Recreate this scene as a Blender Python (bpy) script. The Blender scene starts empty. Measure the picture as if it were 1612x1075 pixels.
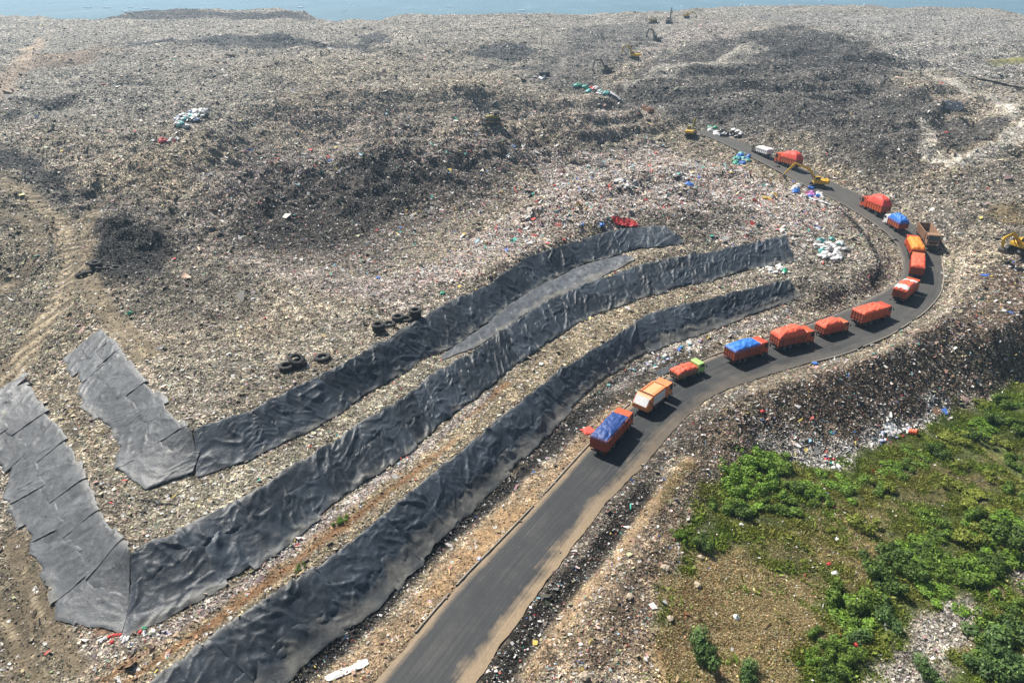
import bpy, math, random
import numpy as np
from mathutils import Vector, Matrix

random.seed(7); RNG = np.random.default_rng(11)
scene = bpy.context.scene
COL = scene.collection

# ------------------------------------------------------------------ camera, world, sun
CAM_H = 60.0; PITCH = math.radians(28.2); FPX = 1075.0; CX, CY = 806.0, 537.5
cam_d = bpy.data.cameras.new("Camera"); cam = bpy.data.objects.new("Camera", cam_d); COL.objects.link(cam)
cam.location = (0, 0, CAM_H); cam.rotation_euler = (math.pi/2 - PITCH, 0, 0)
cam_d.sensor_width = 36.0; cam_d.lens = 36.0*FPX/1612.0
cam_d.clip_start = 0.5; cam_d.clip_end = 20000
scene.camera = cam

SUN_EL = math.radians(52); SHADOW_AZ = math.atan2(-0.72, 0.69)     # direction shadows fall on the ground plane
sx, sy = -math.cos(SHADOW_AZ), -math.sin(SHADOW_AZ)                # horizontal direction to the sun
world = bpy.data.worlds.new("World"); scene.world = world; world.use_nodes = True
wn = world.node_tree.nodes; wl = world.node_tree.links
for n in list(wn): wn.remove(n)
wo = wn.new("ShaderNodeOutputWorld"); wb = wn.new("ShaderNodeBackground"); ws = wn.new("ShaderNodeTexSky")
ws.sky_type = 'NISHITA'; ws.sun_disc = False; ws.sun_elevation = SUN_EL
ws.sun_rotation = math.atan2(sx, sy)
ws.air_density = 1.0; ws.dust_density = 1.5
wb.inputs['Strength'].default_value = 0.05
wl.new(ws.outputs[0], wb.inputs[0]); wl.new(wb.outputs[0], wo.inputs[0])
sun_d = bpy.data.lights.new("sun", 'SUN'); sun = bpy.data.objects.new("sun", sun_d); COL.objects.link(sun)
sun_d.energy = 4.6; sun_d.angle = math.radians(0.5); sun_d.color = (1.0, 0.955, 0.88)
to_sun = Vector((sx*math.cos(SUN_EL), sy*math.cos(SUN_EL), math.sin(SUN_EL)))
sun.rotation_euler = to_sun.to_track_quat('Z', 'Y').to_euler()
sun.location = to_sun*300
vs = scene.view_settings
vs.view_transform = 'Standard'; vs.look = 'None'; vs.exposure = 0.82; vs.gamma = 1.0; vs.use_curve_mapping = False
scene.cycles.volume_bounces = 0
scene.cycles.max_bounces = 6

# ------------------------------------------------------------------ survey helpers
_cp, _sp = math.cos(PITCH), math.sin(PITCH)
def ray(px, py):
    u = (np.asarray(px, float)-CX)/FPX; v = (CY-np.asarray(py, float))/FPX
    return u, _cp+v*_sp, -_sp+v*_cp
def P(px, py, z=0.0):
    a, b, c = ray(px, py); t = (z-CAM_H)/c
    return np.array([a*t, b*t, z])

# ------------------------------------------------------------------ noise
_pr = np.random.default_rng(3)
_perm = np.concatenate([_pr.permutation(256)]*2)
_gang = _pr.random(256)*2*np.pi
_gx, _gy = np.cos(_gang), np.sin(_gang)
def pn(x, y):
    x = np.asarray(x, float); y = np.asarray(y, float)
    xi = np.floor(x).astype(np.int64); yi = np.floor(y).astype(np.int64)
    xf = x-xi; yf = y-yi
    u = xf*xf*xf*(xf*(xf*6-15)+10); v = yf*yf*yf*(yf*(yf*6-15)+10)
    def g(ix, iy, fx, fy):
        h = _perm[(_perm[ix & 255]+iy) & 255]
        return _gx[h]*fx+_gy[h]*fy
    n00 = g(xi, yi, xf, yf); n10 = g(xi+1, yi, xf-1, yf)
    n01 = g(xi, yi+1, xf, yf-1); n11 = g(xi+1, yi+1, xf-1, yf-1)
    a = n00+u*(n10-n00); b = n01+u*(n11-n01)
    return (a+v*(b-a))*1.5
def fbm(x, y, o=4, s=0.0, g=0.5):
    r = 0.0; a = 1.0; f = 1.0
    for i in range(o):
        r = r+a*pn(x*f+s+17.3*i, y*f-s+9.1*i); a *= g; f *= 2.03
    return r
def sstep(a, b, x):
    t = np.clip((x-a)/(b-a), 0, 1); return t*t*(3-2*t)

# ------------------------------------------------------------------ surveyed lines (image x, image y, height)
ROAD = [  # left edge, right edge, z
 ((420,1275),(585,1270),-.1),((520,1160),(672,1160),0),((600,1068),(748,1072),0),((690,960),(822,965),0),((738,905),(866,905),0),((798,845),(906,850),0),((845,795),(953,790),0),
 ((920,712),(1018,725),0),((978,650),(1062,672),.1),((1045,597),(1110,627),.4),((1118,563),(1165,603),.8),((1210,532),(1250,576),1.3),
 ((1290,505),(1330,556),1.8),((1345,482),(1400,527),2.4),((1388,460),(1455,490),3),((1414,444),(1478,463),3.5),((1423,431),(1484,436),3.9),
 ((1422,412),(1481,404),4.5),((1413,384),(1462,372),5.4),((1390,361),(1434,352),6.3),((1356,339),(1397,328),7.3),((1322,318),(1357,309),8.4),
 ((1285,301),(1318,290),9.6),((1240,277),(1268,268),10.8),((1206,259),(1231,249),11.8),((1172,242),(1192,233),12.8),((1140,226),(1155,219),13.8),((1097,208),(1110,202),15)]
LOWER = [((300,1215),(205,1105),.3,4.2),((380,1140),(290,1035),.3,4.2),((459,1068),(377,972),.3,4.2),((512,1018),(440,934),.3,4.2),((595,957),(525,874),.3,4.2),
 ((632,912),(572,836),.3,4.2),((679,864),(625,793),.3,4.2),((724,817),(678,750),.3,4.2),((763,780),(715,720),.3,4.2),((850,700),(802,648),.4,4.2),((920,625),(881,585),.5,4.2),
 ((955,595),(925,555),.7,4.3),((990,572),(968,530),.9,4.6),((1040,548),(1020,496),1.2,5.0),((1100,530),(1085,478),1.6,5.4),((1160,505),(1165,458),2.1,5.7),((1210,488),(1215,447),2.6,5.8),((1258,470),(1240,443),3.3,5.8)]
MIDDLE = [((195,998),(205,868),4.5,8.0),((260,970),(235,852),4.5,8.0),((310,942),(270,840),4.5,8.0),((400,893),(345,806),4.5,8.0),((459,849),(410,773),4.5,8.0),((526,792),(480,722),4.5,8.0),
 ((600,743),(555,675),4.6,8.0),((650,706),(615,640),4.6,8.0),((710,658),(675,596),4.7,8.0),((760,620),(728,563),4.8,8.0),((821,571),(790,522),4.9,8.0),((876,533),(850,481),5,8.1),
 ((927,499),(905,454),5.2,8.3),((1020,468),(1006,419),5.6,8.8),((1075,454),(1062,407),5.8,9.1),((1123,443),(1120,396),6,9.2),((1189,423),(1185,384),6.3,9.3),((1251,412),(1236,373),6.9,9.4)]
UPPER = [((312,752),(302,672),8.3,12),((390,728),(350,657),8.3,12),((445,700),(400,642),8.3,12),((490,678),(440,622),8.3,12),((545,645),(500,593),8.3,12),((579,621),(540,573),8.3,12),((623,596),(580,551),8.3,12),
 ((665,565),(620,532),8.4,12),((707,549),(662,504),8.4,12),((735,529),(690,486),8.5,12),((771,506),(735,464),8.6,12),((805,480),(775,445),8.7,12),((851,450),(830,409),8.8,12.1),((913,419),(890,386),9,12.2),
 ((965,405),(945,371),9.3,12.3),((1000,396),(993,359),9.5,12.4),((1037,392),(1041,359),9.8,12.2),((1080,385),(1065,370),10.2,11.6)]
WING1 = [((98,569),(160,517),8.9,11.4),((123,605),(185,543),8.8,11.7),((135,640),(215,585),8.6,12),((173,673),(245,612),8.5,12),((193,705),(270,645),8.4,12),((182,743),(290,668),8.3,12),((235,775),(300,671),8.3,12),((312,752),(302,672),8.3,12)]
WING2 = [((-95,690),(40,592),5.2,7.8),((-30,712),(66,638),5,8),((12,750),(96,678),4.8,8),((5,785),(120,715),4.6,8),((30,815),(132,750),4.5,8),((45,862),(155,800),4.5,8),((90,920),(180,832),4.5,8),((92,972),(198,856),4.5,8),((140,985),(203,862),4.5,8),((195,998),(205,868),4.5,8)]

LINES = []
for T in (LOWER, MIDDLE, UPPER, WING1, WING2):
    LINES.append([(b[0], b[1], zb) for b, t, zb, zt in T]); LINES.append([(t[0], t[1], zt) for b, t, zb, zt in T])
LINES.append([(l[0], l[1], z) for l, r, z in ROAD]); LINES.append([(r[0], r[1], z) for l, r, z in ROAD])
LINES += [
 # ditch and verge between the lower cover and the road
 [(400,1160,-.5),(484,1068,-.5),(600,965,-.5),(640,917,-.5),(690,867,-.5),(734,828,-.5),(800,772,-.5),(866,712,-.4),(935,640,-.2),(985,597,.1),(1045,568,.3)],
 [(440,1170,.35),(520,1075,.35),(640,965,.35),(715,880,.35),(780,815,.35),(860,740,.4),(940,668,.4)],
 # right verge, black ditch, bank
 [(770,1072,.3),(842,965,.3),(885,905,.3),(925,850,.3),(972,790,.3),(1036,725,.4),(1080,672,.5),(1128,630,.9)],
 [(740,1150,-1.3),(800,1055,-1.3),(842,990,-1.3),(884,944,-1.3),(926,897,-1.3),(956,858,-1.3),(984,824,-1.2),(1012,785,-1.1),(1060,728,-.6),(1110,672,0)],
 [(835,1060,.2),(885,985,.2),(925,930,.2),(965,885,.2),(1000,835,.3),(1040,780,.5),(1090,720,.9)],
 # berm right of the bend
 [(1128,640,1.2),(1180,622,2.0),(1260,597,2.6),(1340,576,3.0),(1410,548,3.6),(1480,505,4.4),(1515,460,5),(1520,410,5.8),(1490,375,6.6)],
 [(1560,520,3.6),(1640,470,4.5),(1800,420,5)],
 # foot of the spilled slope
 [(1120,800,-2.2),(1150,745,-3),(1200,715,-4),(1290,735,-5.2),(1350,712,-5.4),(1420,682,-5.5),(1490,655,-5.5),(1612,605,-5.5),(1750,560,-5.5)],
 # waste bank bottom middle
 [(900,1075,.8),(930,1000,.9),(980,900,.6),(1030,850,0)],
 [(1000,1080,-.6),(1030,960,-.6),(1080,880,-1.4)],
 # weedy field
 [(1130,1000,-2.4),(1130,1200,-2.4)],[(1250,960,-4),(1300,840,-5),(1420,760,-5.6)],[(1400,1075,-4.6),(1460,960,-5),(1530,930,-4.6)],
 [(1545,690,-7),(1600,740,-7.2),(1680,800,-7.2)],[(1612,900,-6),(1700,1075,-6)],[(1500,820,-6.5)],[(1460,1200,-5),(1750,1200,-6)],
 # ground left of the left wings
 [(-60,790,3.8),(0,860,3.6),(50,960,3.6),(100,1030,4.0),(160,1060,4.3)],[(-100,950,3.0),(20,1060,3.4),(100,1120,4)],
 [(-60,640,7),(40,590,8.2),(90,540,9)],[(-80,520,9),(0,480,10),(60,440,11)],[(0,380,13),(60,320,14.5),(120,300,15.5)],
 # plateau between upper cover and the big mound
 [(180,350,17.4),(215,344,17.6),(245,366,17.0)],[(135,402,14.2),(150,447,13.2),(220,470,12.9),(287,424,13.6)],[(150,328,14.8),(230,320,15.1),(292,350,15.2)],
 [(200,520,12.2),(300,600,12.2),(420,560,12.3),(560,500,12.6),(650,460,13)],
 [(310,400,14),(420,424,13.6),(520,446,13.4),(650,452,13.2),(760,428,13.2),(880,374,13.4),(1000,338,13.8),(1100,330,13.2)],
 [(285,340,16.2),(340,285,19.4),(450,258,21),(600,238,21.6),(700,228,21.4),(780,222,21)],
 [(600,205,22),(780,190,22),(900,182,21.6),(1000,178,19.6),(1060,200,16.6)],
 [(840,330,16),(960,290,17),(1060,260,16.4)],[(1180,330,12),(1250,340,10.6),(1330,390,8),(1370,440,6)],[(1260,430,7.2),(1330,460,5.6)],
 [(1130,260,14.2),(1200,288,12.4),(1262,312,10.8),(1330,350,8.6),(1378,400,6.6),(1382,440,5.6)],
 # long rise of the left mound to the skyline
 [(0,180,22),(100,160,23),(240,132,24.5)],[(60,235,18.5),(130,285,16.8)],[(0,225,18.5),(60,260,17)],
 [(300,180,23),(500,150,24.5),(760,140,24.5)],[(200,100,28),(400,90,29),(600,85,29)],
 [(-60,60,30),(100,45,33)],
 [(-80,28,34),(0,27,34),(60,29,34),(130,38,32.6)],[(100,50,25),(125,50,25),(150,50,25.5)],[(90,62,14),(160,62,14)],[(520,50,25.5),(545,49,25.5),(575,47,27)],[(520,62,14),(580,62,14)],
 [(170,33,35),(330,29,35.2),(490,34,34.4),(545,40,33)],
 [(190,21,37.4),(330,17.5,38.2),(440,17.5,38.2),(482,20,37.6)],
 [(600,29,34.6),(700,24,35),(850,25,34.8),(980,24,35),(1060,20,35.4),(1150,14,36),(1250,11,36.6),(1350,11,36.8),(1450,13,36.6),(1540,16,36.2),(1580,20,36),(1625,30,35),(1720,42,33.6)],
 # valley left of the dark hill
 [(860,130,22.6),(885,95,25.4),(905,50,30.6)],[(820,122,23.4),(740,115,25)],[(940,140,21.4),(1000,165,19),(1050,190,16.8)],
 [(720,60,31),(800,75,29.6)],[(930,45,31.4),(1000,60,29.4),(1010,85,26.8)],[(950,112,23.6),(990,92,25.6),(1020,62,29),(1035,35,33)],
 # dark hill with its terraces
 [(1000,130,24.2),(1060,95,27.6),(1150,62,31.4),(1260,42,34.6),(1320,62,33),(1410,94,29.4)],
 [(1180,78,30.2),(1300,100,28.6),(1400,125,26.6)],
 [(1100,140,23.6),(1250,130,25.4),(1400,140,25),(1480,160,23.8)],
 [(1120,165,20.6),(1250,165,22),(1400,190,21),(1480,200,20.4)],
 [(1150,195,16.8),(1300,215,17),(1420,240,16.4),(1500,250,16)],[(1230,228,14.4),(1330,262,13),(1430,285,12.6),(1520,290,13)],
 [(1480,175,20.4),(1500,225,17.6),(1512,246,16.8),(1560,225,18.4),(1600,190,20.6),(1590,165,22),(1500,130,24)],[(1530,190,17.6),(1540,215,16.6)],
 [(1420,105,27.2),(1500,125,24.6),(1612,150,23.4),(1720,170,23)],[(1500,60,32.2),(1612,80,30.6)],
 [(1420,330,9.6),(1500,340,10.6),(1570,330,12),(1640,300,15)],[(1580,392,8.6),(1660,400,9)],
]
def survey(line):
    return np.array([P(*q) for q in line])
WLINES = [survey(l) for l in LINES]
# outer ring of the landfill
ring = [(-520,20,2),(-520,200,6),(-500,400,8),(-470,600,6)]
# ------------------------------------------------------------------ heights: membrane stretched over the surveyed lines
def raster(lines, x0, y0, st, nx, ny):
    acc = np.zeros((ny, nx)); cnt = np.zeros((ny, nx))
    for L in lines:
        if len(L) == 1: pts = L
        else:
            pp = []
            for a, b in zip(L[:-1], L[1:]):
                k = max(2, int(np.linalg.norm((b-a)[:2])/(st*0.5))+1)
                t = np.linspace(0, 1, k)[:, None]; pp.append(a+(b-a)*t)
            pts = np.concatenate(pp)
        i = np.rint((pts[:, 0]-x0)/st).astype(int); j = np.rint((pts[:, 1]-y0)/st).astype(int)
        ok = (i >= 0) & (i < nx) & (j >= 0) & (j < ny)
        np.add.at(acc, (j[ok], i[ok]), pts[ok, 2]); np.add.at(cnt, (j[ok], i[ok]), 1)
    m = cnt > 0; acc[m] /= cnt[m]
    return acc, m
def relax(z, m, val, it):
    for _ in range(it):
        p = np.pad(z, 1, mode='edge')
        z = 0.25*(p[:-2, 1:-1]+p[2:, 1:-1]+p[1:-1, :-2]+p[1:-1, 2:])
        z[m] = val[m]
    return z
def resamp(z, x0, y0, st, X, Y):
    fx = np.clip((X-x0)/st, 0, z.shape[1]-1.001); fy = np.clip((Y-y0)/st, 0, z.shape[0]-1.001)
    i = fx.astype(int); j = fy.astype(int); a = fx-i; b = fy-j
    return (z[j, i]*(1-a)+z[j, i+1]*a)*(1-b)+(z[j+1, i]*(1-a)+z[j+1, i+1]*a)*b
def solve(x0, x1, y0, y1, levels, lines, edge):
    z = None
    for st, it in levels:
        nx = int((x1-x0)/st)+1; ny = int((y1-y0)/st)+1
        v, m = raster(lines, x0, y0, st, nx, ny)
        xx = x0+np.arange(nx)*st; yy = y0+np.arange(ny)*st; X, Y = np.meshgrid(xx, yy)
        e = edge(X, Y)
        B = np.zeros_like(m); B[0] = B[-1] = True; B[:, 0] = B[:, -1] = True
        B &= ~np.isnan(e); B &= ~m
        v[B] = e[B]; m = m | B
        z = np.full((ny, nx), v[m].mean()) if z is None else resamp(z, *zo, X, Y)
        z[m] = v[m]; z = relax(z, m, v, it); zo = (x0, y0, st)
    return z, zo
def edge0(X, Y):
    e = np.full(X.shape, -10.0); e[Y < 21] = np.nan
    e[(X < 0) & (Y < 560)] = np.nan; e[(X > 0) & (Y < 100)] = np.nan
    return e
ZA, oA = solve(-560, 620, 20, 860, [(40,150),(20,200),(10,250),(5,300),(2.5,300)], WLINES, edge0)
def edgeN(X, Y): return resamp(ZA, *oA, X, Y)
ZB, oB = solve(-90, 150, 26, 266, [(3,10),(1.5,200),(.75,250)], WLINES, edgeN)
for _ in range(2):
    p = np.pad(ZB, 1, mode='edge'); ZB = (p[:-2, 1:-1]+p[2:, 1:-1]+p[1:-1, :-2]+p[1:-1, 2:]+4*ZB)/8
def base_height(X, Y):
    za = resamp(ZA, *oA, X, Y)
    out = np.maximum(np.maximum(np.abs(X-30)-590, Y-860), 0)
    za = np.where((Y > 858) | (np.abs(X-30) > 588), -10+0*za, za)
    zb = resamp(ZB, *oB, X, Y)
    w = np.clip(np.minimum(np.minimum(X+90, 150-X), 266-Y)/10, 0, 1)
    return za*(1-w)+zb*w

# ------------------------------------------------------------------ the sheet of ground: a grid with finer steps where things stand
def ticks(c0, c1, st, gr, lo, hi):
    a = list(np.arange(c0, c1, st)); s = st; x = a[-1]
    while x < hi: s *= gr; x += s; a.append(x)
    s = st; x = a[0]; b = []
    while x > lo: s *= gr; x -= s; b.append(x)
    return np.array(b[::-1]+a)
GX = ticks(-62, 112, .42, 1.022, -7000, 7000)
ya = [34.0]
while ya[-1] < 700: ya.append(ya[-1]+max(.42, ya[-1]*.0036))
s = 3.0
while ya[-1] < 9000: s *= 1.12; ya.append(ya[-1]+s)
yb = []; s = .5; y = 34.0
while y > -250: s *= 1.25; y -= s; yb.append(y)
GY = np.array(yb[::-1]+ya)
X, Y = np.meshgrid(GX, GY)
Z = base_height(X, Y)

def seg_dist(L, X, Y):
    d = np.full(X.shape, 1e9)
    for a, b in zip(L[:-1], L[1:]):
        ab = (b-a)[:2]; l2 = max(ab@ab, 1e-9)
        t = np.clip(((X-a[0])*ab[0]+(Y-a[1])*ab[1])/l2, 0, 1)
        d = np.minimum(d, np.hypot(X-a[0]-t*ab[0], Y-a[1]-t*ab[1]))
    return d
def poly_sd(poly, X, Y, pad):
    """signed distance (negative inside) to a ground polygon, only near it"""
    p = np.asarray(poly)[:, :2]; lo = p.min(0)-pad; hi = p.max(0)+pad
    out = np.full(X.shape, 1e3)
    box = (X > lo[0]) & (X < hi[0]) & (Y > lo[1]) & (Y < hi[1])
    x = X[box]; y = Y[box]
    if x.size == 0: return out
    L = np.vstack([p, p[:1]]); d = seg_dist(np.c_[L, np.zeros(len(L))], x, y)
    ins = np.zeros(x.shape, bool)
    for a, b in zip(L[:-1], L[1:]):
        c = ((a[1] > y) != (b[1] > y)) & (x < (b[0]-a[0])*(y-a[1])/((b[1]-a[1]) or 1e-9)+a[0]); ins ^= c
    out[box] = np.where(ins, -d, d)
    return out
def bil(F, x, y):
    x = np.asarray(x, float); y = np.asarray(y, float)
    i = np.clip(np.searchsorted(GX, x)-1, 0, len(GX)-2); j = np.clip(np.searchsorted(GY, y)-1, 0, len(GY)-2)
    a = np.clip((x-GX[i])/(GX[i+1]-GX[i]), 0, 1); b = np.clip((y-GY[j])/(GY[j+1]-GY[j]), 0, 1)
    if F.ndim == 3: a = a[..., None]; b = b[..., None]
    return (F[j, i]*(1-a)+F[j, i+1]*a)*(1-b)+(F[j+1, i]*(1-a)+F[j+1, i+1]*a)*b
def gz(x, y): return bil(Z, x, y)
def hit(px, py):
    a, b, c = ray(px, py); lo = 20.0; t = lo
    while t < 3000:
        if CAM_H+c*t < float(gz(a*t, b*t)): break
        lo = t; t *= 1.01
    hi = t
    for _ in range(22):
        t = (lo+hi)/2
        if CAM_H+c*t < float(gz(a*t, b*t)): hi = t
        else: lo = t
    return np.array([a*t, b*t, float(gz(a*t, b*t))])

road_l = np.array([P(*l, z) for l, r, z in ROAD]); road_r = np.array([P(*r, z) for l, r, z in ROAD])
def smooth_line(A, n):
    d = np.r_[0, np.cumsum(np.linalg.norm(np.diff(A, axis=0), axis=1))]; t = np.linspace(0, d[-1], n)
    R = np.stack([np.interp(t, d, A[:, k]) for k in range(A.shape[1])], 1)
    return R
def blur_line(R, it):
    for _ in range(it):
        R2 = R.copy(); R2[1:-1] = (R[:-2]+2*R[1:-1]+R[2:])/4; R = R2
    return R
nr = 520
both = np.hstack([road_l, road_r])
RS = blur_line(smooth_line(both, nr), 24); RL, RR = RS[:, :3], RS[:, 3:]
RC = (RL+RR)/2
def strip_poly(A, B): return np.vstack([A, B[::-1]])
def near(X, Y): return (X > -70) & (X < 130) & (Y > 20) & (Y < 330)
NM = near(X, Y)
# roughness of the heaps: quiet under covers and road
ROUGH = np.ones(X.shape)
sd_road = np.full(X.shape, 1e3); sd_road[NM] = poly_sd(strip_poly(RL[::5], RR[::5]), X[NM], Y[NM], 12)
ROUGH *= sstep(0.2, 3.5, sd_road)
SHEETS = {}
for nm, T in (('LOWER', LOWER), ('MIDDLE', MIDDLE), ('UPPER', UPPER), ('WING1', WING1), ('WING2', WING2)):
    A = np.array([P(*b, zb) for b, t, zb, zt in T]); B = np.array([P(*t, zt) for b, t, zb, zt in T])
    SHEETS[nm] = (A, B)
    sd = np.full(X.shape, 1e3); sd[NM] = poly_sd(strip_poly(A, B), X[NM], Y[NM], 8)
    ROUGH *= 0.12+0.88*sstep(-.2, 3.0, sd)
DIST = np.hypot(X, Y)
landfill = sstep(-9, -4, Z)*(Y < 870)
def zone(pts, soft, warp=1.0):
    """0..1 membership of a ground patch given by image points"""
    w = np.array([hit(*q) for q in pts])
    sc = max(soft*1.2, 1.0)
    sd = poly_sd(w, X, Y, soft*4+4)
    sd = sd+warp*soft*fbm(X/(sc*2.2), Y/(sc*2.2), 3, soft)
    return sstep(soft, -soft, sd)
Z0 = Z.copy()
flat = zone([(1040,930),(1130,790),(1200,715),(1480,660),(1700,590),(1720,1200),(1020,1200)], 3)     # weedy field is smoother
ROUGH *= 1-.1*flat
big = fbm(X/21, Y/21, 3, 2.2); mid = fbm(X/6.5, Y/6.5, 3, 5.1)
ridg = 1-np.abs(pn(X/4.1+3, Y/3.2-8))*2.0
amp = np.clip((Z0-11)/5, 0, 1)*sstep(90, 170, DIST)
ca, sa = math.cos(.12), math.sin(.12); XB, YB = X*ca+Y*sa, -X*sa+Y*ca
far_ = sstep(200, 290, DIST); skyl = 1-.35*sstep(400, 480, DIST)
strat = ((1-2.2*np.abs(pn(XB/85+3, YB/26+1)))*2.0+(1-2.2*np.abs(pn(XB/48+8, YB/15-4)))*.9)*far_*skyl
# tipped in layers: benches with steeper fronts
def benches(z, h, off): q = (z+off)/h; f = q-np.floor(q); return (np.floor(q)+sstep(.62, 1.0, f))*h-off
off = 2.0*fbm(X/58, Y/40, 3, 12)+4
tmask = landfill*sstep(0, 8, np.minimum(sd_road, 12))*sstep(13.6, 14.8, Z0)*sstep(96, 118, DIST)*(1-.8*sstep(410, 480, DIST))
right_ = sstep(10, 40, X)*sstep(180, 215, DIST)
Z = Z+tmask*((.16+.78*right_)*(benches(Z0, 3.1, off)-Z0))
near_w = 1-.72*sstep(190, 270, DIST)
Z = Z+landfill*ROUGH*((.25+1.35*amp)*big*skyl+strat+(.22+.95*amp)*mid*skyl*near_w+(.10+.65*amp)*ridg*skyl*near_w+.15*fbm(X/1.25, Y/1.25, 2, 8.8))
rm = sd_road < 5.5; rx, ry = X[rm], Y[rm]
ki = np.array([np.argmin((RC[:, 0]-p)**2+(RC[:, 1]-q)**2) for p, q in zip(rx, ry)]); zr = RC[ki, 2]
wr_ = sstep(.1, 5.0, sd_road[rm]); Z[rm] = (zr-.02)*(1-wr_)+Z[rm]*wr_
tr = sstep(.7, -.2, sd_road); Z = Z-.22*tr
Z = np.where(landfill > 0.5, Z, Z+.0)

# ------------------------------------------------------------------ what the ground is made of, plus shade and haze painted into its tones
TONE = np.zeros(X.shape+(3,)); TONE[:] = (.275, .232, .172)
PALE = np.full(X.shape, .35)      # share of pale scraps
HUE = np.full(X.shape, .25)       # share of coloured scraps
SOIL = np.zeros(X.shape)          # bare soil
GRASS = np.zeros(X.shape)
lf = fbm(X/38, Y/38, 4, 31); lf2 = fbm(X/9, Y/9, 3, 77)
TONE *= (1+.16*lf+.16*lf2)[..., None]
CLUMP = np.exp(.34*fbm(X/3.4, Y/3.4, 3, 91)+.26*fbm(X/1.3, Y/1.3, 2, 61))
TONE *= (np.array([1, 1, 1])+np.multiply.outer(fbm(X/55, Y/55, 2, 5), np.array([.05, .0, -.10])))
def paint(m, tone=None, pale=None, hue=None, soil=None, grass=None, k=1.0):
    m = np.clip(m*k, 0, 1)
    if tone is not None:
        t = np.array(tone)*(1+.2*lf2+.1*lf)[..., None]; TONE[:] = TONE*(1-m)[..., None]+t*m[..., None]
    for F, v in ((PALE, pale), (HUE, hue), (SOIL, soil), (GRASS, grass)):
        if v is not None: F[:] = F*(1-m)+v*m
LIT = (.34, .285, .225); DRK = (.085, .074, .062); GRY = (.155, .142, .125)
# far mound, greyer and paler with distance: haze painted into the tone
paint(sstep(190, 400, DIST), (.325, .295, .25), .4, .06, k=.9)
paint(zone([(-60,70),(120,50),(330,100),(480,130),(380,230),(130,210),(-60,180)], 7), (.235,.218,.185), .4, .05, k=.6)
paint(zone([(0,250),(120,330),(150,470),(90,560),(40,640),(-80,640),(-80,300)], 4), (.20,.172,.122), .35, .08)
paint(zone([(0,120),(60,60),(75,60),(40,115),(0,155)], 2, .6), (.40,.31,.225), .2, .02, .6)
paint(zone([(60,85),(150,70),(200,80),(60,110),(0,130),(0,115)], 5), (.25,.19,.14), .2, .02, .3, k=.9)
paint(zone([(870,120),(888,60),(900,58),(888,118)], 1.5, .4), (.46,.41,.34), .5, .02, .5)
paint(zone([(0,178),(100,150),(230,128),(240,134),(110,165),(0,196)], 1.5, .6), (.065,.058,.05), .15, .02)  # dark bands from here up to the skyline: slope shading painted into the tone
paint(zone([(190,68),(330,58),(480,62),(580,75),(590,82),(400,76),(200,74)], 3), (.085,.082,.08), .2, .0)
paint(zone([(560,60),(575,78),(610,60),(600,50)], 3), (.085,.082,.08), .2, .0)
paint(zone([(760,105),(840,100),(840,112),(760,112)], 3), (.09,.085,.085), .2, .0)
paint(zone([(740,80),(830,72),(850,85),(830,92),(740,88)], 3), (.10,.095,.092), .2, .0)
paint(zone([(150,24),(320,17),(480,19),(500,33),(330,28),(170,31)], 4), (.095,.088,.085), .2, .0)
# left: dark earth
paint(zone([(-40,222),(70,238),(130,300),(90,306),(30,280),(-40,268)], 4), (.05,.045,.04), .12, .02)
paint(zone([(140,372),(185,338),(250,362),(285,405),(235,470),(150,440)], 3), (.028,.026,.024), .06, .02)
paint(zone([(60,300),(140,290),(320,330),(300,400),(160,345)], 4), (.12,.105,.088), .3, .2, k=.8)
paint(zone([(200,440),(330,420),(420,470),(330,530),(220,500)], 5), (.12,.108,.088), .25, .1, k=.7)
# the big dark face in the middle: dark waste, slope shading painted in
paint(zone([(300,260),(400,228),(560,232),(700,215),(830,200),(860,260),(760,330),(640,390),(560,420),(470,418),(380,405),(310,380)], 7), (.145,.118,.095), .7, 1.3, k=.85)
paint(zone([(380,290),(480,262),(590,270),(700,262),(740,290),(600,345),(560,395),(480,405),(400,395),(370,340)], 6), (.048,.041,.035), .2, .35, k=.92)
paint(zone([(540,275),(600,235),(620,240),(590,300)], 4), (.05,.045,.042), .15, .2)
paint(zone([(760,215),(850,230),(930,215),(1020,225),(940,262),(820,272),(700,300)], 5), (.10,.085,.075), .3, .6, k=.7)
paint(zone([(420,180),(620,160),(1000,160),(1040,190),(900,200),(700,205),(420,215)], 7), (.24,.195,.165), .5, .5, k=.55)
# bright, pinkish fresh litter
paint(zone([(850,250),(1030,225),(1150,270),(1290,310),(1330,360),(1260,380),(1000,350),(880,370),(760,420),(640,445),(700,390),(830,330)], 5), (.345, .280, .235), 1.9, 2.4, k=.85)
paint(zone([(1010,340),(1150,325),(1200,350),(1120,375),(1040,370)], 3), (.13,.115,.095), .3, .3, k=.8)
paint(zone([(300,380),(340,400),(560,440),(660,430),(720,455),(640,490),(560,470),(420,430)], 3), (.30,.25,.22), .6, .8, k=.8)
paint(zone([(300,270),(420,240),(520,260),(400,300),(330,330)], 5), (.20,.165,.145), .5, .8, k=.5)
paint(zone([(220,620),(330,540),(520,500),(660,480),(560,560),(430,600),(300,660)], 6), (.25,.225,.178), .45, .25, k=.6)
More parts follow.
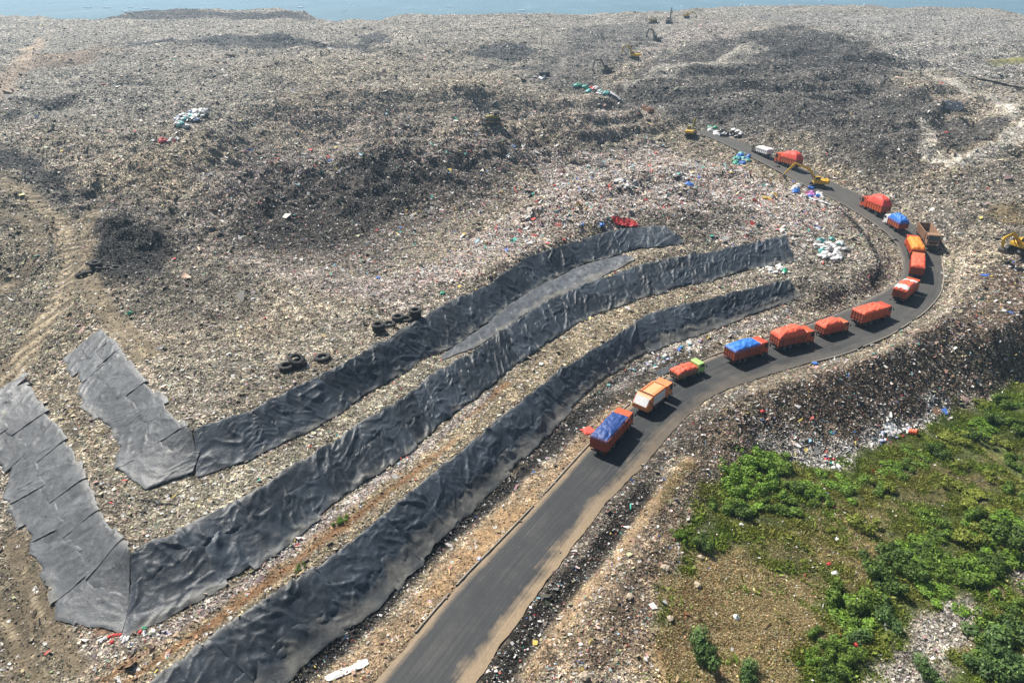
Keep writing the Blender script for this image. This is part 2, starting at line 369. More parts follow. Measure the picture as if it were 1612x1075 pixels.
# dark hill: dark waste, with the shading of its faces painted in
paint(zone([(960,150),(1000,115),(1060,88),(1150,55),(1260,38),(1330,58),(1420,96),(1400,130),(1485,160),(1480,235),(1380,235),(1280,215),(1160,205),(1060,185)], 3), (.118,.108,.098), .22, .02, k=.93)
paint(zone([(1140,80),(1290,50),(1410,98),(1350,110),(1250,105)], 4), (.078,.072,.068), .15, .0, k=.8)
paint(zone([(1020,170),(1120,130),(1300,145),(1480,170),(1470,205),(1300,190),(1100,190)], 3.5), (.09,.083,.076), .2, .0, k=.7)
paint(zone([(820,130),(900,45),(1010,35),(1040,60),(960,115),(930,145)], 4), (.135,.125,.115), .2, .02, k=.75)
paint(zone([(980,130),(1060,100),(1200,72),(1210,78),(1070,112),(985,140)], 1.5, .5), (.34,.31,.265), .4, .0, .3, k=.95)
paint(zone([(1050,50),(1130,30),(1170,60),(1060,75),(1000,100)], 3), (.33,.285,.255), .6, .05, k=.75)
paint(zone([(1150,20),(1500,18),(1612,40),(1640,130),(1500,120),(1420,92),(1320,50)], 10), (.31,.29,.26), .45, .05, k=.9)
paint(zone([(1500,245),(1560,228),(1606,188),(1640,185),(1640,215),(1570,250),(1500,262),(1450,240),(1445,185),(1460,190),(1470,232)], 1.6, .6), (.50,.455,.38), .8, .02, .4, k=.95)
paint(zone([(1290,225),(1420,235),(1480,260),(1430,285),(1300,262)], 1.6, .6), (.085,.077,.07), .2, .05, k=.8)
paint(zone([(1460,290),(1560,250),(1640,240),(1640,420),(1500,330)], 6), (.17,.15,.122), .35, .15, k=.8)
paint(zone([(1550,335),(1612,320),(1612,350),(1570,352)], 3), (.20,.155,.09), .2, .0, .5)
paint(zone([(1555,92),(1640,92),(1640,100),(1560,102)], 4), (.26,.25,.10), .1, .0, .6)
paint(zone([(1120,200),(1290,265),(1420,320),(1490,370),(1500,330),(1400,280),(1250,235)], 4), (.17,.15,.125), .45, .15, k=.8)
paint(zone([(1470,192),(1540,190),(1592,186),(1560,222),(1512,240),(1480,232)], 1.2, .4), (.115,.105,.092), .2, .0, k=.95)
paint(zone([(1420,100),(1460,118),(1520,135),(1580,158),(1606,185),(1590,186),(1560,160),(1490,132),(1430,110)], 1.2, .4), (.52,.475,.40), .8, .0, .4, k=.95)
paint(zone([(1110,150),(1300,160),(1300,166),(1110,158)], 1.2, .4), (.20,.185,.16), .3, .0, k=.7)
paint(zone([(1180,112),(1380,128),(1380,134),(1180,119)], 1.2, .4), (.19,.175,.155), .3, .0, k=.7)
paint(zone([(1080,182),(1200,198),(1330,212),(1330,219),(1190,206),(1080,190)], 1.2, .4), (.21,.19,.16), .3, .0, k=.7)
# slope spilling down right of the bend: brown waste, its shade painted in darker
paint(zone([(1110,650),(1250,600),(1410,550),(1500,490),(1560,430),(1640,400),(1700,560),(1612,600),(1500,640),(1400,680),(1290,720),(1170,715),(1120,770),(1080,740)], 3), (.155, .114, .08), .6, .9, k=.95)
paint(zone([(1260,620),(1420,590),(1540,560),(1560,600),(1430,650),(1300,680),(1240,670)], 5), (.098, .070, .050), .4, .7, k=.75)
paint(zone([(1040,740),(1150,660),(1180,690),(1130,770),(1060,830),(1000,850)], 3), (.20,.155,.105), .4, .4, k=.7)
paint(zone([(1280,715),(1390,672),(1490,640),(1500,655),(1400,700),(1320,740),(1270,760)], 2.0), (.36,.33,.30), 6.0, .9, k=.9)
paint(zone([(1190,660),(1290,690),(1300,730),(1240,720),(1190,700)], 2), (.28,.25,.21), 4, .5, k=.7)
# verge strips
def band(line, w, soft): return sstep(w+soft, w-soft, np.where(NM, seg_dist(line, X, Y), 1e3)+.5*soft*lf2)
verge = zone([(430,1180),(500,1075),(600,985),(650,940),(715,860),(780,805),(860,735),(940,655),(975,620),(985,640),(920,712),(845,795),(735,905),(600,1068),(500,1200)], .9)
paint(verge, (.285,.205,.125), .35, .3, .55)
paint(zone([(660,960),(735,860),(800,800),(850,770),(845,795),(735,905)], 1.2), (.34,.22,.115), .2, .15, .8, k=.8)
paint(band(WLINES[12][:-1], 1.0, .6), (.03,.027,.024), .35, .35, 0)
paint(band(WLINES[12][-4:], 1.6, .8), (.045,.04,.035), .35, .35, 0)
paint(zone([(925,655),(1000,590),(1060,560),(1130,545),(1115,565),(1040,590),(985,635)], 1.2), (.05,.042,.034), .3, .35, 0, k=.85)
paint(zone([(940,630),(985,580),(1040,550),(1100,532),(1160,512),(1250,480),(1240,500),(1160,530),(1050,565),(985,605)], 1.0), (.30,.27,.24), .9, .8, 0, k=.8)
paint(zone([(748,1080),(822,965),(866,905),(906,850),(953,790),(1018,725),(1062,672),(1120,625),(1180,605),(1180,622),(1130,645),(1080,690),(1030,745),(975,800),(930,858),(890,915),(850,975),(790,1070)], .7), (.13,.108,.085), .6, .5, .1)
paint(band(WLINES[15][:-2], 1.45, .6), (.026,.022,.018), .7, .5, 0, k=.95)
paint(band(WLINES[15][-4:], 1.3, .8), (.05,.042,.034), .5, .4, 0, k=.5)
paint(band(WLINES[16], .9, .6), (.30,.21,.12), .3, .2, .7, k=.9)
paint(zone([(830,1075),(890,990),(970,890),(1020,840),(1060,800),(1090,860),(1030,950),(1030,1075)], 1.2), (.245, .18, .118), .5, .6, .1, k=.9)
paint(zone([(960,960),(1000,880),(1040,840),(1060,870),(1010,960)], 1.5), (.13,.098,.066), .35, .35, .2, k=.7)
# benches between the covers
paint(zone([(100,1120),(260,1010),(410,890),(540,800),(660,706),(780,612),(860,550),(940,505),(1020,475),(1040,490),(960,535),(880,585),(800,648),(660,765),(525,874),(377,972),(240,1075)], .8), (.29,.235,.155), .5, .15, .25)
for off, w in ((0, .5), (1, .45)):
    ln = np.array([P(*q, 4.4) for q in ([(150,1080),(300,975),(430,890),(560,790),(690,690),(800,606)] if off == 0 else [(150,1105),(330,982),(470,880),(590,790),(720,690)])])
    paint(band(ln, w, .5), (.205, .105, .045), .15, .1, .8, k=.9)
paint(zone([(240,1000),(400,897),(530,796),(660,704),(770,615),(775,622),(665,715),(540,810),(410,910),(250,1015)], .35), (.40,.36,.33), 1, .8, 0, k=.7)
paint(zone([(320,755),(450,703),(580,625),(690,555),(730,562),(620,640),(480,722),(345,806),(235,850),(150,740),(190,710),(200,760)], .8), (.30,.265,.195), .6, .2, .1)
paint(zone([(-40,620),(80,590),(180,700),(190,780),(140,735),(60,635)], 1.5), (.255,.215,.15), .5, .1, .1)
paint(zone([(60,1000),(180,1010),(300,965),(200,1030),(100,1075)], 1.5), (.27,.235,.20), .8, .7, 0, k=.7)
paint(zone([(-60,830),(20,850),(70,960),(90,1000),(150,1075),(-60,1120)], 2), (.18,.152,.105), .45, .15, .1)
paint(zone([(5,830),(25,830),(60,940),(40,940)], 1), (.09,.078,.058), .3, .1, .1, k=.8)
paint(zone([(130,960),(190,960),(195,1000),(150,1000)], 1), (.16,.07,.03), .05, .05, .9, k=.8)
for q, w in (([(-20,640),(40,560),(90,480),(112,410),(95,350),(40,300),(-30,285)], 1.6), ([(150,330),(130,420),(160,480),(230,560)], 1.2), ([(-20,470),(30,440),(60,400),(50,350),(-20,320)], 1.0), ([(20,850),(60,960),(120,1050)], .9), ([(-30,930),(20,1000),(60,1075)], .8)):
    ln = np.array([hit(*a) for a in q]); LM = (X < 20) & (X > -180) & (Y > 25) & (Y < 240); sdl = np.full(X.shape, 1e3); sdl[LM] = seg_dist(ln, X[LM], Y[LM]); sdl = sdl+.35*lf2
    paint(sstep(w*1.6, w*.8, sdl), (.40,.325,.215), .3, .02, 1.0, k=.92)
    for off in (.35, 1.0): paint(sstep(.5, .15, np.abs(sdl-w*off)), (.10,.078,.05), .2, .02, .8, k=.9)
paint(band(np.array([hit(*q) for q in [(1318,328),(1350,356),(1376,395),(1385,425),(1374,450)]]), .75, .5), (.035, .03, .026), .3, .3, 0)
# field of weeds
paint(zone([(1090,805),(1130,755),(1190,712),(1260,738),(1340,728),(1400,695),(1480,662),(1530,640),(1612,600),(1720,570),(1720,1200),(1040,1200),(1040,960),(1085,880)], 1.6), (.075,.092,.026), .06, .04, .35, 1.0)
paint(zone([(1400,560),(1560,540),(1660,520),(1660,590),(1560,600)], 2), (.10,.085,.06), .5, .3, .0)
DRYG = (.36,.255,.135)
paint(zone([(1035,960),(1090,880),(1150,868),(1230,890),(1290,930),(1280,1000),(1250,1100),(1020,1120)], 2.2), DRYG, .08, .04, .9, .06, k=.95)
paint(zone([(1060,930),(1120,900),(1140,960),(1110,1010),(1050,1030)], 1.5), (.13,.062,.026), .06, .03, .8, .05, k=.85)
paint(zone([(1180,860),(1290,800),(1400,800),(1400,870),(1300,900)], 3), (.19,.145,.055), .08, .04, .5, .3, k=.8)
paint(zone([(1440,745),(1560,720),(1612,760),(1540,800),(1430,790)], 3), (.125,.09,.04), .08, .04, .6, .35, k=.75)
paint(zone([(1330,835),(1380,830),(1390,930),(1330,930)], 2), (.14,.105,.045), .08, .04, .5, .3, k=.7)
paint(zone([(1570,930),(1590,925),(1585,985),(1565,975)], 1.5), (.17,.115,.05), .1, .04, .7, .1, k=.8)
paint(zone([(1375,1080),(1385,1040),(1432,1005),(1438,970),(1480,950),(1525,935),(1548,965),(1530,1030),(1480,1055),(1410,1120)], 1.2), (.32,.285,.23), .7, .3, 0, 0)
paint(zone([(1585,895),(1640,870),(1650,940),(1600,935)], 1.2), (.30,.26,.22), .7, .4, 0, 0)
paint(zone([(1555,930),(1580,925),(1560,975),(1535,1050),(1520,1050)], .8), (.20,.15,.08), .4, .2, .5, .1, k=.8)
TONE *= (1+(CLUMP-1)*np.clip(1-.8*SOIL, 0, 1)*(1-.7*sstep(170, 300, DIST)))[..., None]
# plain far below, haze blue and brightness painted into its tone
plain = sstep(-4, -8.5, Z0)*(Y > 300)
blot = fbm(X/240, Y/420, 4, 3); blot2 = fbm(X/70, Y/110, 3, 8)
pt = np.array([.085, .150, .180])*(1+.16*blot+.10*blot2)[..., None]; pt += np.clip(blot2-.35, 0, 1)[..., None]*np.array([.06, .06, .06])
TONE[:] = TONE*(1-plain[..., None])+np.clip(pt, .01, .4)*plain[..., None]
PALE[:] = PALE; PALE *= 1-plain; HUE *= 1-plain; SOIL[:] = SOIL*(1-plain)+plain

# ------------------------------------------------------------------ materials
def mat(name, col=(.5, .5, .5), rough=.7, metal=0.0, dirt=.25, dcol=(.09, .075, .06), scale=1.6, bump=.0, spec=.5):
    m = bpy.data.materials.new(name); m.use_nodes = True
    nt = m.node_tree; b = nt.nodes['Principled BSDF']
    b.inputs['Roughness'].default_value = rough; b.inputs['Metallic'].default_value = metal
    b.inputs['Specular IOR Level'].default_value = spec
    g = nt.nodes.new('ShaderNodeTexCoord')
    n = nt.nodes.new('ShaderNodeTexNoise'); n.inputs['Scale'].default_value = scale; n.inputs['Detail'].default_value = 7; n.inputs['Roughness'].default_value = .68
    nt.links.new(g.outputs['Object'], n.inputs['Vector'])
    r = nt.nodes.new('ShaderNodeMapRange'); r.inputs[1].default_value = .45; r.inputs[2].default_value = .72; r.inputs[4].default_value = dirt
    nt.links.new(n.outputs['Fac'], r.inputs[0])
    n2 = nt.nodes.new('ShaderNodeTexNoise'); n2.inputs['Scale'].default_value = scale*6; n2.inputs['Detail'].default_value = 5
    nt.links.new(g.outputs['Object'], n2.inputs['Vector'])
    hv = nt.nodes.new('ShaderNodeHueSaturation'); hv.inputs['Color'].default_value = (*col, 1)
    mr = nt.nodes.new('ShaderNodeMapRange'); mr.inputs[3].default_value = .8; mr.inputs[4].default_value = 1.2
    nt.links.new(n2.outputs['Fac'], mr.inputs[0]); nt.links.new(mr.outputs[0], hv.inputs['Value'])
    mx = nt.nodes.new('ShaderNodeMix'); mx.data_type = 'RGBA'; mx.inputs[7].default_value = (*dcol, 1)
    nt.links.new(r.outputs[0], mx.inputs[0]); nt.links.new(hv.outputs[0], mx.inputs[6]); nt.links.new(mx.outputs[2], b.inputs['Base Color'])
    if bump:
        bp = nt.nodes.new('ShaderNodeBump'); bp.inputs['Strength'].default_value = bump; bp.inputs['Distance'].default_value = .1
        nt.links.new(n2.outputs['Fac'], bp.inputs['Height']); nt.links.new(bp.outputs[0], b.inputs['Normal'])
    return m
def N(nt, t, **kw):
    n = nt.nodes.new(t)
    for k, v in kw.items(): setattr(n, k, v)
    return n
def ramp(nt, stops, interp='LINEAR'):
    r = nt.nodes.new('ShaderNodeValToRGB'); e = r.color_ramp; e.interpolation = interp
    while len(e.elements) < len(stops): e.elements.new(.5)
    for el, (p, c) in zip(e.elements, stops):
        el.position = p; el.color = (*c, 1) if len(c) == 3 else c
    return r
def math_(nt, op, a, b=None):
    m = nt.nodes.new('ShaderNodeMath'); m.operation = op
    for i, v in enumerate((a, b)):
        if v is None: continue
        if isinstance(v, (int, float)): m.inputs[i].default_value = v
        else: nt.links.new(v, m.inputs[i])
    return m.outputs[0]
PALETTE = [(.62,.60,.58),(.55,.12,.10),(.60,.35,.32),(.66,.64,.6),(.06,.16,.5),(.6,.45,.4),(.05,.36,.28),(.7,.68,.66),(.5,.07,.06),(.65,.5,.12),(.3,.5,.6),(.6,.57,.5)]
def ground_material():
    m = bpy.data.materials.new('waste_ground'); m.use_nodes = True; nt = m.node_tree; L = nt.links.new
    b = nt.nodes['Principled BSDF']; b.inputs['Roughness'].default_value = .85; b.inputs['Specular IOR Level'].default_value = .25
    pos = N(nt, 'ShaderNodeNewGeometry').outputs['Position']
    tone = N(nt, 'ShaderNodeAttribute', attribute_name='tone').outputs['Color']
    share = N(nt, 'ShaderNodeAttribute', attribute_name='share').outputs['Color']
    sp = N(nt, 'ShaderNodeSeparateColor'); L(share, sp.inputs[0]); pale, hue, soil = sp.outputs
    hs = []; mult = None; rnd = None
    for sc, stops in ((2.6, [(0,(.3,)*3),(.4,(.7,)*3),(.75,(1.1,)*3),(.93,(1.7,)*3),(1,(2.6,)*3)]), (.95, [(0,(.5,)*3),(.5,(.9,)*3),(.9,(1.35,)*3),(1,(1.7,)*3)]), (7.0, [(0,(.45,)*3),(.5,(.9,)*3),(1,(1.7,)*3)])):
        v = N(nt, 'ShaderNodeTexVoronoi', voronoi_dimensions='3D', feature='F1'); v.inputs['Scale'].default_value = sc
        nz = N(nt, 'ShaderNodeTexNoise'); nz.inputs['Scale'].default_value = sc*1.7; nz.inputs['Detail'].default_value = 2
        L(pos, nz.inputs['Vector'])
        ad = N(nt, 'ShaderNodeMix', data_type='RGBA', blend_type='LINEAR_LIGHT'); ad.inputs[0].default_value = .25/sc
        L(pos, ad.inputs[6]); L(nz.outputs['Color'], ad.inputs[7]); L(ad.outputs[2], v.inputs['Vector'])
        s = N(nt, 'ShaderNodeSeparateColor'); L(v.outputs['Color'], s.inputs[0])
        r = ramp(nt, stops); L(s.outputs[0], r.inputs[0])
        mult = r.outputs[0] if mult is None else math_(nt, 'MULTIPLY', mult, r.outputs[0])
        hs.append((v.outputs['Distance'], s.outputs))
    # bare soil is calmer
    n = N(nt, 'ShaderNodeTexNoise'); n.inputs['Scale'].default_value = 1.3; n.inputs['Detail'].default_value = 9; n.inputs['Roughness'].default_value = .75; L(pos, n.inputs['Vector'])
    calm = N(nt, 'ShaderNodeMapRange'); calm.inputs[1].default_value = .3; calm.inputs[2].default_value = .7; calm.inputs[3].default_value = .6; calm.inputs[4].default_value = 1.4; L(n.outputs['Fac'], calm.inputs[0])
    mm = N(nt, 'ShaderNodeMix', data_type='FLOAT'); L(soil, mm.inputs[0]); L(mult, mm.inputs[2]); L(calm.outputs[0], mm.inputs[3])
    vm = N(nt, 'ShaderNodeVectorMath', operation='SCALE'); L(tone, vm.inputs[0]); L(mm.outputs[0], vm.inputs['Scale'])
    col = vm.outputs[0]
    # pale and coloured scraps
    th = math_(nt, 'SUBTRACT', 1.0, math_(nt, "MULTIPLY", pale, .05))
    w = math_(nt, 'GREATER_THAN', hs[0][1][1], th)
    mx = N(nt, 'ShaderNodeMix', data_type='RGBA'); L(w, mx.inputs[0]); L(col, mx.inputs[6]); mx.inputs[7].default_value = (.5, .475, .44, 1)
    th2 = math_(nt, 'SUBTRACT', 1.0, math_(nt, "MULTIPLY", hue, .035))
    w2 = math_(nt, 'GREATER_THAN', hs[0][1][2], th2)
    pr = ramp(nt, [(i/len(PALETTE), c) for i, c in enumerate(PALETTE)], 'CONSTANT'); L(hs[2][1][1], pr.inputs[0])
    mx2 = N(nt, 'ShaderNodeMix', data_type='RGBA'); L(w2, mx2.inputs[0]); L(mx.outputs[2], mx2.inputs[6]); L(pr.outputs[0], mx2.inputs[7])
    L(mx2.outputs[2], b.inputs['Base Color'])
    h = math_(nt, 'ADD', math_(nt, 'MULTIPLY', hs[0][0], 1.0), math_(nt, 'MULTIPLY', hs[1][0], 1.6))
    h = math_(nt, 'ADD', h, math_(nt, 'MULTIPLY', hs[0][1][0], .8))
    h = math_(nt, 'ADD', h, math_(nt, 'MULTIPLY', n.outputs['Fac'], .8))
    bp = N(nt, 'ShaderNodeBump'); bp.inputs['Distance'].default_value = .22
    L(math_(nt, 'SUBTRACT', .95, math_(nt, 'MULTIPLY', soil, .6)), bp.inputs['Strength']); L(h, bp.inputs['Height']); L(bp.outputs[0], b.inputs['Normal'])
    return m
def attr_material(name, attr='tint', rough=.7, spec=.3, trans=False):
    m = bpy.data.materials.new(name); m.use_nodes = True; nt = m.node_tree
    b = nt.nodes['Principled BSDF']; b.inputs['Roughness'].default_value = rough; b.inputs['Specular IOR Level'].default_value = spec
    a = N(nt, 'ShaderNodeAttribute', attribute_name=attr)
    n = N(nt, 'ShaderNodeTexNoise'); n.inputs['Scale'].default_value = 9; n.inputs['Detail'].default_value = 3
    r = N(nt, 'ShaderNodeMapRange'); r.inputs[3].default_value = .65; r.inputs[4].default_value = 1.3
    g = N(nt, 'ShaderNodeNewGeometry'); nt.links.new(g.outputs['Position'], n.inputs['Vector']); nt.links.new(n.outputs['Fac'], r.inputs[0])
    vm = N(nt, 'ShaderNodeVectorMath', operation='SCALE'); nt.links.new(a.outputs['Color'], vm.inputs[0]); nt.links.new(r.outputs[0], vm.inputs['Scale'])
    nt.links.new(vm.outputs[0], b.inputs['Base Color'])
    if trans:
        t = N(nt, 'ShaderNodeBsdfTranslucent'); nt.links.new(vm.outputs[0], t.inputs['Color'])
        ms = N(nt, 'ShaderNodeMixShader'); ms.inputs[0].default_value = .3
        nt.links.new(b.outputs[0], ms.inputs[1]); nt.links.new(t.outputs[0], ms.inputs[2]); nt.links.new(ms.outputs[0], nt.nodes['Material Output'].inputs['Surface'])
    return m

# ------------------------------------------------------------------ mesh helpers
def quick_mesh(name, V, F, smooth=False, **attrs):
    V = np.asarray(V, np.float32); F = np.asarray(F, np.int32); me = bpy.data.meshes.new(name)
    k = F.shape[1]
    me.vertices.add(len(V)); me.vertices.foreach_set('co', V.ravel())
    me.loops.add(F.size); me.loops.foreach_set('vertex_index', F.ravel())
    me.polygons.add(len(F)); me.polygons.foreach_set('loop_start', np.arange(0, F.size, k, dtype=np.int32))
    me.update(calc_edges=True)
    if smooth: me.polygons.foreach_set('use_smooth', np.ones(len(F), bool))
    for a, c in attrs.items():
        at = me.color_attributes.new(a, 'FLOAT_COLOR', 'POINT')
        cc = np.ones((len(V), 4), np.float32); cc[:, :3] = np.asarray(c).reshape(-1, 3); at.data.foreach_set('color', cc.ravel())
    me.validate()
    return me
def link(name, me, m=None, parent=None, **props):
    o = bpy.data.objects.new(name, me); COL.objects.link(o)
    if m is not None and me is not None:
        if not me.materials: me.materials.append(m)
    if parent is not None: o.parent = parent
    for k, v in props.items(): o[k] = v
    return o
def empty(name, loc, rz=0.0, **props):
    o = bpy.data.objects.new(name, None); COL.objects.link(o); o.location = loc; o.rotation_euler = (0, 0, rz); o.empty_display_size = .5
    for k, v in props.items(): o[k] = v
    return o
def grid_faces(nu, nv):
    i = np.arange(nu-1)[:, None]*nv+np.arange(nv-1)[None]
    i = i.ravel(); return np.c_[i, i+nv, i+nv+1, i+1]
def clone(o, parent=None):
    c = o.copy(); COL.objects.link(c)
    if parent is not None: c.parent = parent
    for ch in o.children: clone(ch, c)
    return c

# ------------------------------------------------------------------ ground sheet
ny_, nx_ = X.shape
V = np.stack([X, Y, Z], -1).reshape(-1, 3)
jj = np.arange(ny_-1)[:, None]*nx_+np.arange(nx_-1)[None]; jj = jj.ravel()
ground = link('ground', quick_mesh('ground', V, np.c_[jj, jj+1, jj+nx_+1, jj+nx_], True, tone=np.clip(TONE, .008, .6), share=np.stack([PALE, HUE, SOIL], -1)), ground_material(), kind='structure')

# ------------------------------------------------------------------ road
nac = 23; uu = np.linspace(-.02, 1.02, nac)
RV = RL[:, None]*(1-uu)[None, :, None]+RR[:, None]*uu[None, :, None]
RV = RV.copy(); wob = fbm(RC[:, 0]/3, RC[:, 1]/3, 3, 4)
RV[:, 0, :2] += (RL-RR)[:, :2]*(wob*.02)[:, None]; RV[:, -1, :2] -= (RL-RR)[:, :2]*(fbm(RC[:, 0]/3, RC[:, 1]/3, 3, 40)*.03)[:, None]
RV[:, :, 2] += .07*(1-(2*uu-1)**4)[None]+.02*fbm(RV[..., 0]/4, RV[..., 1]/4, 2, 1)
sta = np.r_[0, np.cumsum(np.linalg.norm(np.diff(RC, axis=0), axis=1))]
across = np.zeros(RV.shape[:2]+(3,)); across[..., 0] = np.clip(uu, 0, 1)[None]; across[..., 1] = (sta/sta[-1])[:, None]; across[..., 2] = 0.5+.5*fbm(RV[..., 0]/7, RV[..., 1]/7, 3, 9)
def road_material():
    m = bpy.data.materials.new('asphalt'); m.use_nodes = True; nt = m.node_tree; L = nt.links.new
    b = nt.nodes['Principled BSDF']; b.inputs['Roughness'].default_value = .75
    at = N(nt, 'ShaderNodeAttribute', attribute_name='across'); sp = N(nt, 'ShaderNodeSeparateColor'); L(at.outputs['Color'], sp.inputs[0])
    pos = N(nt, 'ShaderNodeNewGeometry').outputs['Position']
    # streaks run along the wheel tracks
    cb = N(nt, 'ShaderNodeCombineXYZ'); L(math_(nt, 'MULTIPLY', sp.outputs[0], 34), cb.inputs[0]); L(math_(nt, 'MULTIPLY', sp.outputs[1], 22), cb.inputs[1])
    n1 = N(nt, 'ShaderNodeTexNoise'); n1.inputs['Scale'].default_value = 1; n1.inputs['Detail'].default_value = 5; L(cb.outputs[0], n1.inputs['Vector'])
    n2 = N(nt, 'ShaderNodeTexNoise'); n2.inputs['Scale'].default_value = .22; n2.inputs['Detail'].default_value = 6; n2.inputs['Roughness'].default_value = .65; L(pos, n2.inputs['Vector'])
    n3 = N(nt, 'ShaderNodeTexNoise'); n3.inputs['Scale'].default_value = 3.5; n3.inputs['Detail'].default_value = 6; L(pos, n3.inputs['Vector'])
    base = ramp(nt, [(.3, (.011,.013,.015)), (.5, (.022,.024,.026)), (.72, (.062,.059,.054))]); L(math_(nt, 'ADD', math_(nt, 'MULTIPLY', n1.outputs['Fac'], .5), math_(nt, 'MULTIPLY', n2.outputs['Fac'], .5)), base.inputs[0])
    # dust on the margins, stronger on the right
    def dust(inp, lo, hi):
        r = N(nt, 'ShaderNodeMapRange'); r.inputs[1].default_value = lo; r.inputs[2].default_value = hi; L(inp, r.inputs[0]); return r.outputs[0]
    nn = math_(nt, 'MULTIPLY', math_(nt, 'SUBTRACT', n2.outputs['Fac'], .5), .55)
    nn = math_(nt, 'ADD', nn, math_(nt, 'MULTIPLY', math_(nt, 'SUBTRACT', n1.outputs['Fac'], .5), .25))
    aR = math_(nt, 'ADD', sp.outputs[0], nn)
    # the far part of the road is dustier all over
    dR = dust(aR, .74, .93); dL = dust(math_(nt, 'ADD', sp.outputs[0], math_(nt, 'MULTIPLY', nn, .3)), .10, .01)
    dF = math_(nt, 'MULTIPLY', dust(math_(nt, 'ADD', sp.outputs[1], math_(nt, 'MULTIPLY', nn, .5)), .30, .75), .40)
    near = dust(sp.outputs[1], .25, .14)
    dR = math_(nt, 'MULTIPLY', dR, math_(nt, 'ADD', .30, math_(nt, 'MULTIPLY', near, .65)))
    d = math_(nt, 'MAXIMUM', math_(nt, 'MAXIMUM', dR, math_(nt, 'MULTIPLY', dL, .85)), dF)
    dc = N(nt, 'ShaderNodeMix', data_type='RGBA'); dc.inputs[6].default_value = (.26,.19,.115,1); dc.inputs[7].default_value = (.16,.145,.12,1); L(dust(sp.outputs[1], .25, .45), dc.inputs[0])
    mx = N(nt, 'ShaderNodeMix', data_type='RGBA'); L(d, mx.inputs[0]); L(base.outputs[0], mx.inputs[6]); L(dc.outputs[2], mx.inputs[7])
    g = N(nt, 'ShaderNodeMapRange'); g.inputs[3].default_value = .7; g.inputs[4].default_value = 1.3; L(n3.outputs['Fac'], g.inputs[0])
    vm = N(nt, 'ShaderNodeVectorMath', operation='SCALE'); L(mx.outputs[2], vm.inputs[0]); L(g.outputs[0], vm.inputs['Scale'])
    L(vm.outputs[0], b.inputs['Base Color'])
    bp = N(nt, 'ShaderNodeBump'); bp.inputs['Strength'].default_value = .4; bp.inputs['Distance'].default_value = .05; L(n3.outputs['Fac'], bp.inputs['Height']); L(bp.outputs[0], b.inputs['Normal'])
    return m
M_KERB = None
def kerb(side, other, i0, i1, w, h, name):
    pts = side[i0:i1]; o = other[i0:i1]-pts; o[:, 2] = 0; o /= np.linalg.norm(o, axis=1)[:, None]
    wob_ = .05*pn(pts[:, 0]*.8, pts[:, 1]*.8); Vk = []
    for f, z in ((-.02, -.25), (-.02, h), (-w, h), (-w, -.25)):
        q = pts+o*f; q[:, 2] = pts[:, 2]+z+wob_*(z > 0); Vk.append(q)
    n_ = len(pts); Vk = np.stack(Vk, 1).reshape(-1, 3); F = []
    for i in range(n_-1):
        if fbm(np.array(pts[i, 0]*.35), np.array(pts[i, 1]*.35), 2, 3) < -.42: continue
        for k in range(3): F.append((i*4+k, i*4+k+1, i*4+4+k+1, i*4+4+k))
    link(name, quick_mesh(name, Vk, F), mat('worn_concrete', (.27, .235, .185), .9, dirt=.7, dcol=(.12, .095, .07), scale=.8, bump=.2), kind='structure')
link('road', quick_mesh('road', RV.reshape(-1, 3), grid_faces(nr, nac)[:, ::-1], True, across=across), road_material(), kind='structure')

kerb(RL-(RR-RL)/np.linalg.norm(RR-RL,axis=1)[:,None]*.25, RR, 40, 250, .22, .16, 'kerb')
kerb(RR+(RR-RL)/np.linalg.norm(RR-RL,axis=1)[:,None]*.25, RL, 205, 400, .22, .16, 'kerb')
# ------------------------------------------------------------------ the grey covers on the terraces
def sheet_material():
    m = bpy.data.materials.new('plastic_sheet'); m.use_nodes = True; nt = m.node_tree; L = nt.links.new
    b = nt.nodes['Principled BSDF']; b.inputs['Specular IOR Level'].default_value = .42
    pos = N(nt, 'ShaderNodeNewGeometry').outputs['Position']
    t = N(nt, 'ShaderNodeAttribute', attribute_name='tint')
    n = N(nt, 'ShaderNodeTexNoise'); n.inputs['Scale'].default_value = .9; n.inputs['Detail'].default_value = 8; n.inputs['Roughness'].default_value = .7; L(pos, n.inputs['Vector'])
    r = N(nt, 'ShaderNodeMapRange'); r.inputs[1].default_value = .3; r.inputs[2].default_value = .7; r.inputs[3].default_value = .6; r.inputs[4].default_value = 1.5; L(n.outputs['Fac'], r.inputs[0])
    vm = N(nt, 'ShaderNodeVectorMath', operation='SCALE'); L(t.outputs['Color'], vm.inputs[0]); L(r.outputs[0], vm.inputs['Scale']); L(vm.outputs[0], b.inputs['Base Color'])
    rr = N(nt, 'ShaderNodeMapRange'); rr.inputs[3].default_value = .36; rr.inputs[4].default_value = .66; L(n.outputs['Fac'], rr.inputs[0]); L(rr.outputs[0], b.inputs['Roughness'])
    v = N(nt, 'ShaderNodeTexNoise'); v.inputs['Scale'].default_value = 2.3; v.inputs['Detail'].default_value = 4; v.inputs['Distortion'].default_value = 1.2; L(pos, v.inputs['Vector'])
    k = math_(nt, 'ABSOLUTE', math_(nt, 'SUBTRACT', v.outputs['Fac'], .5))
    bp = N(nt, 'ShaderNodeBump'); bp.inputs['Strength'].default_value = .3; bp.inputs['Distance'].default_value = .3; L(k, bp.inputs['Height']); L(bp.outputs[0], b.inputs['Normal'])
    return m
M_SHEET = sheet_material()
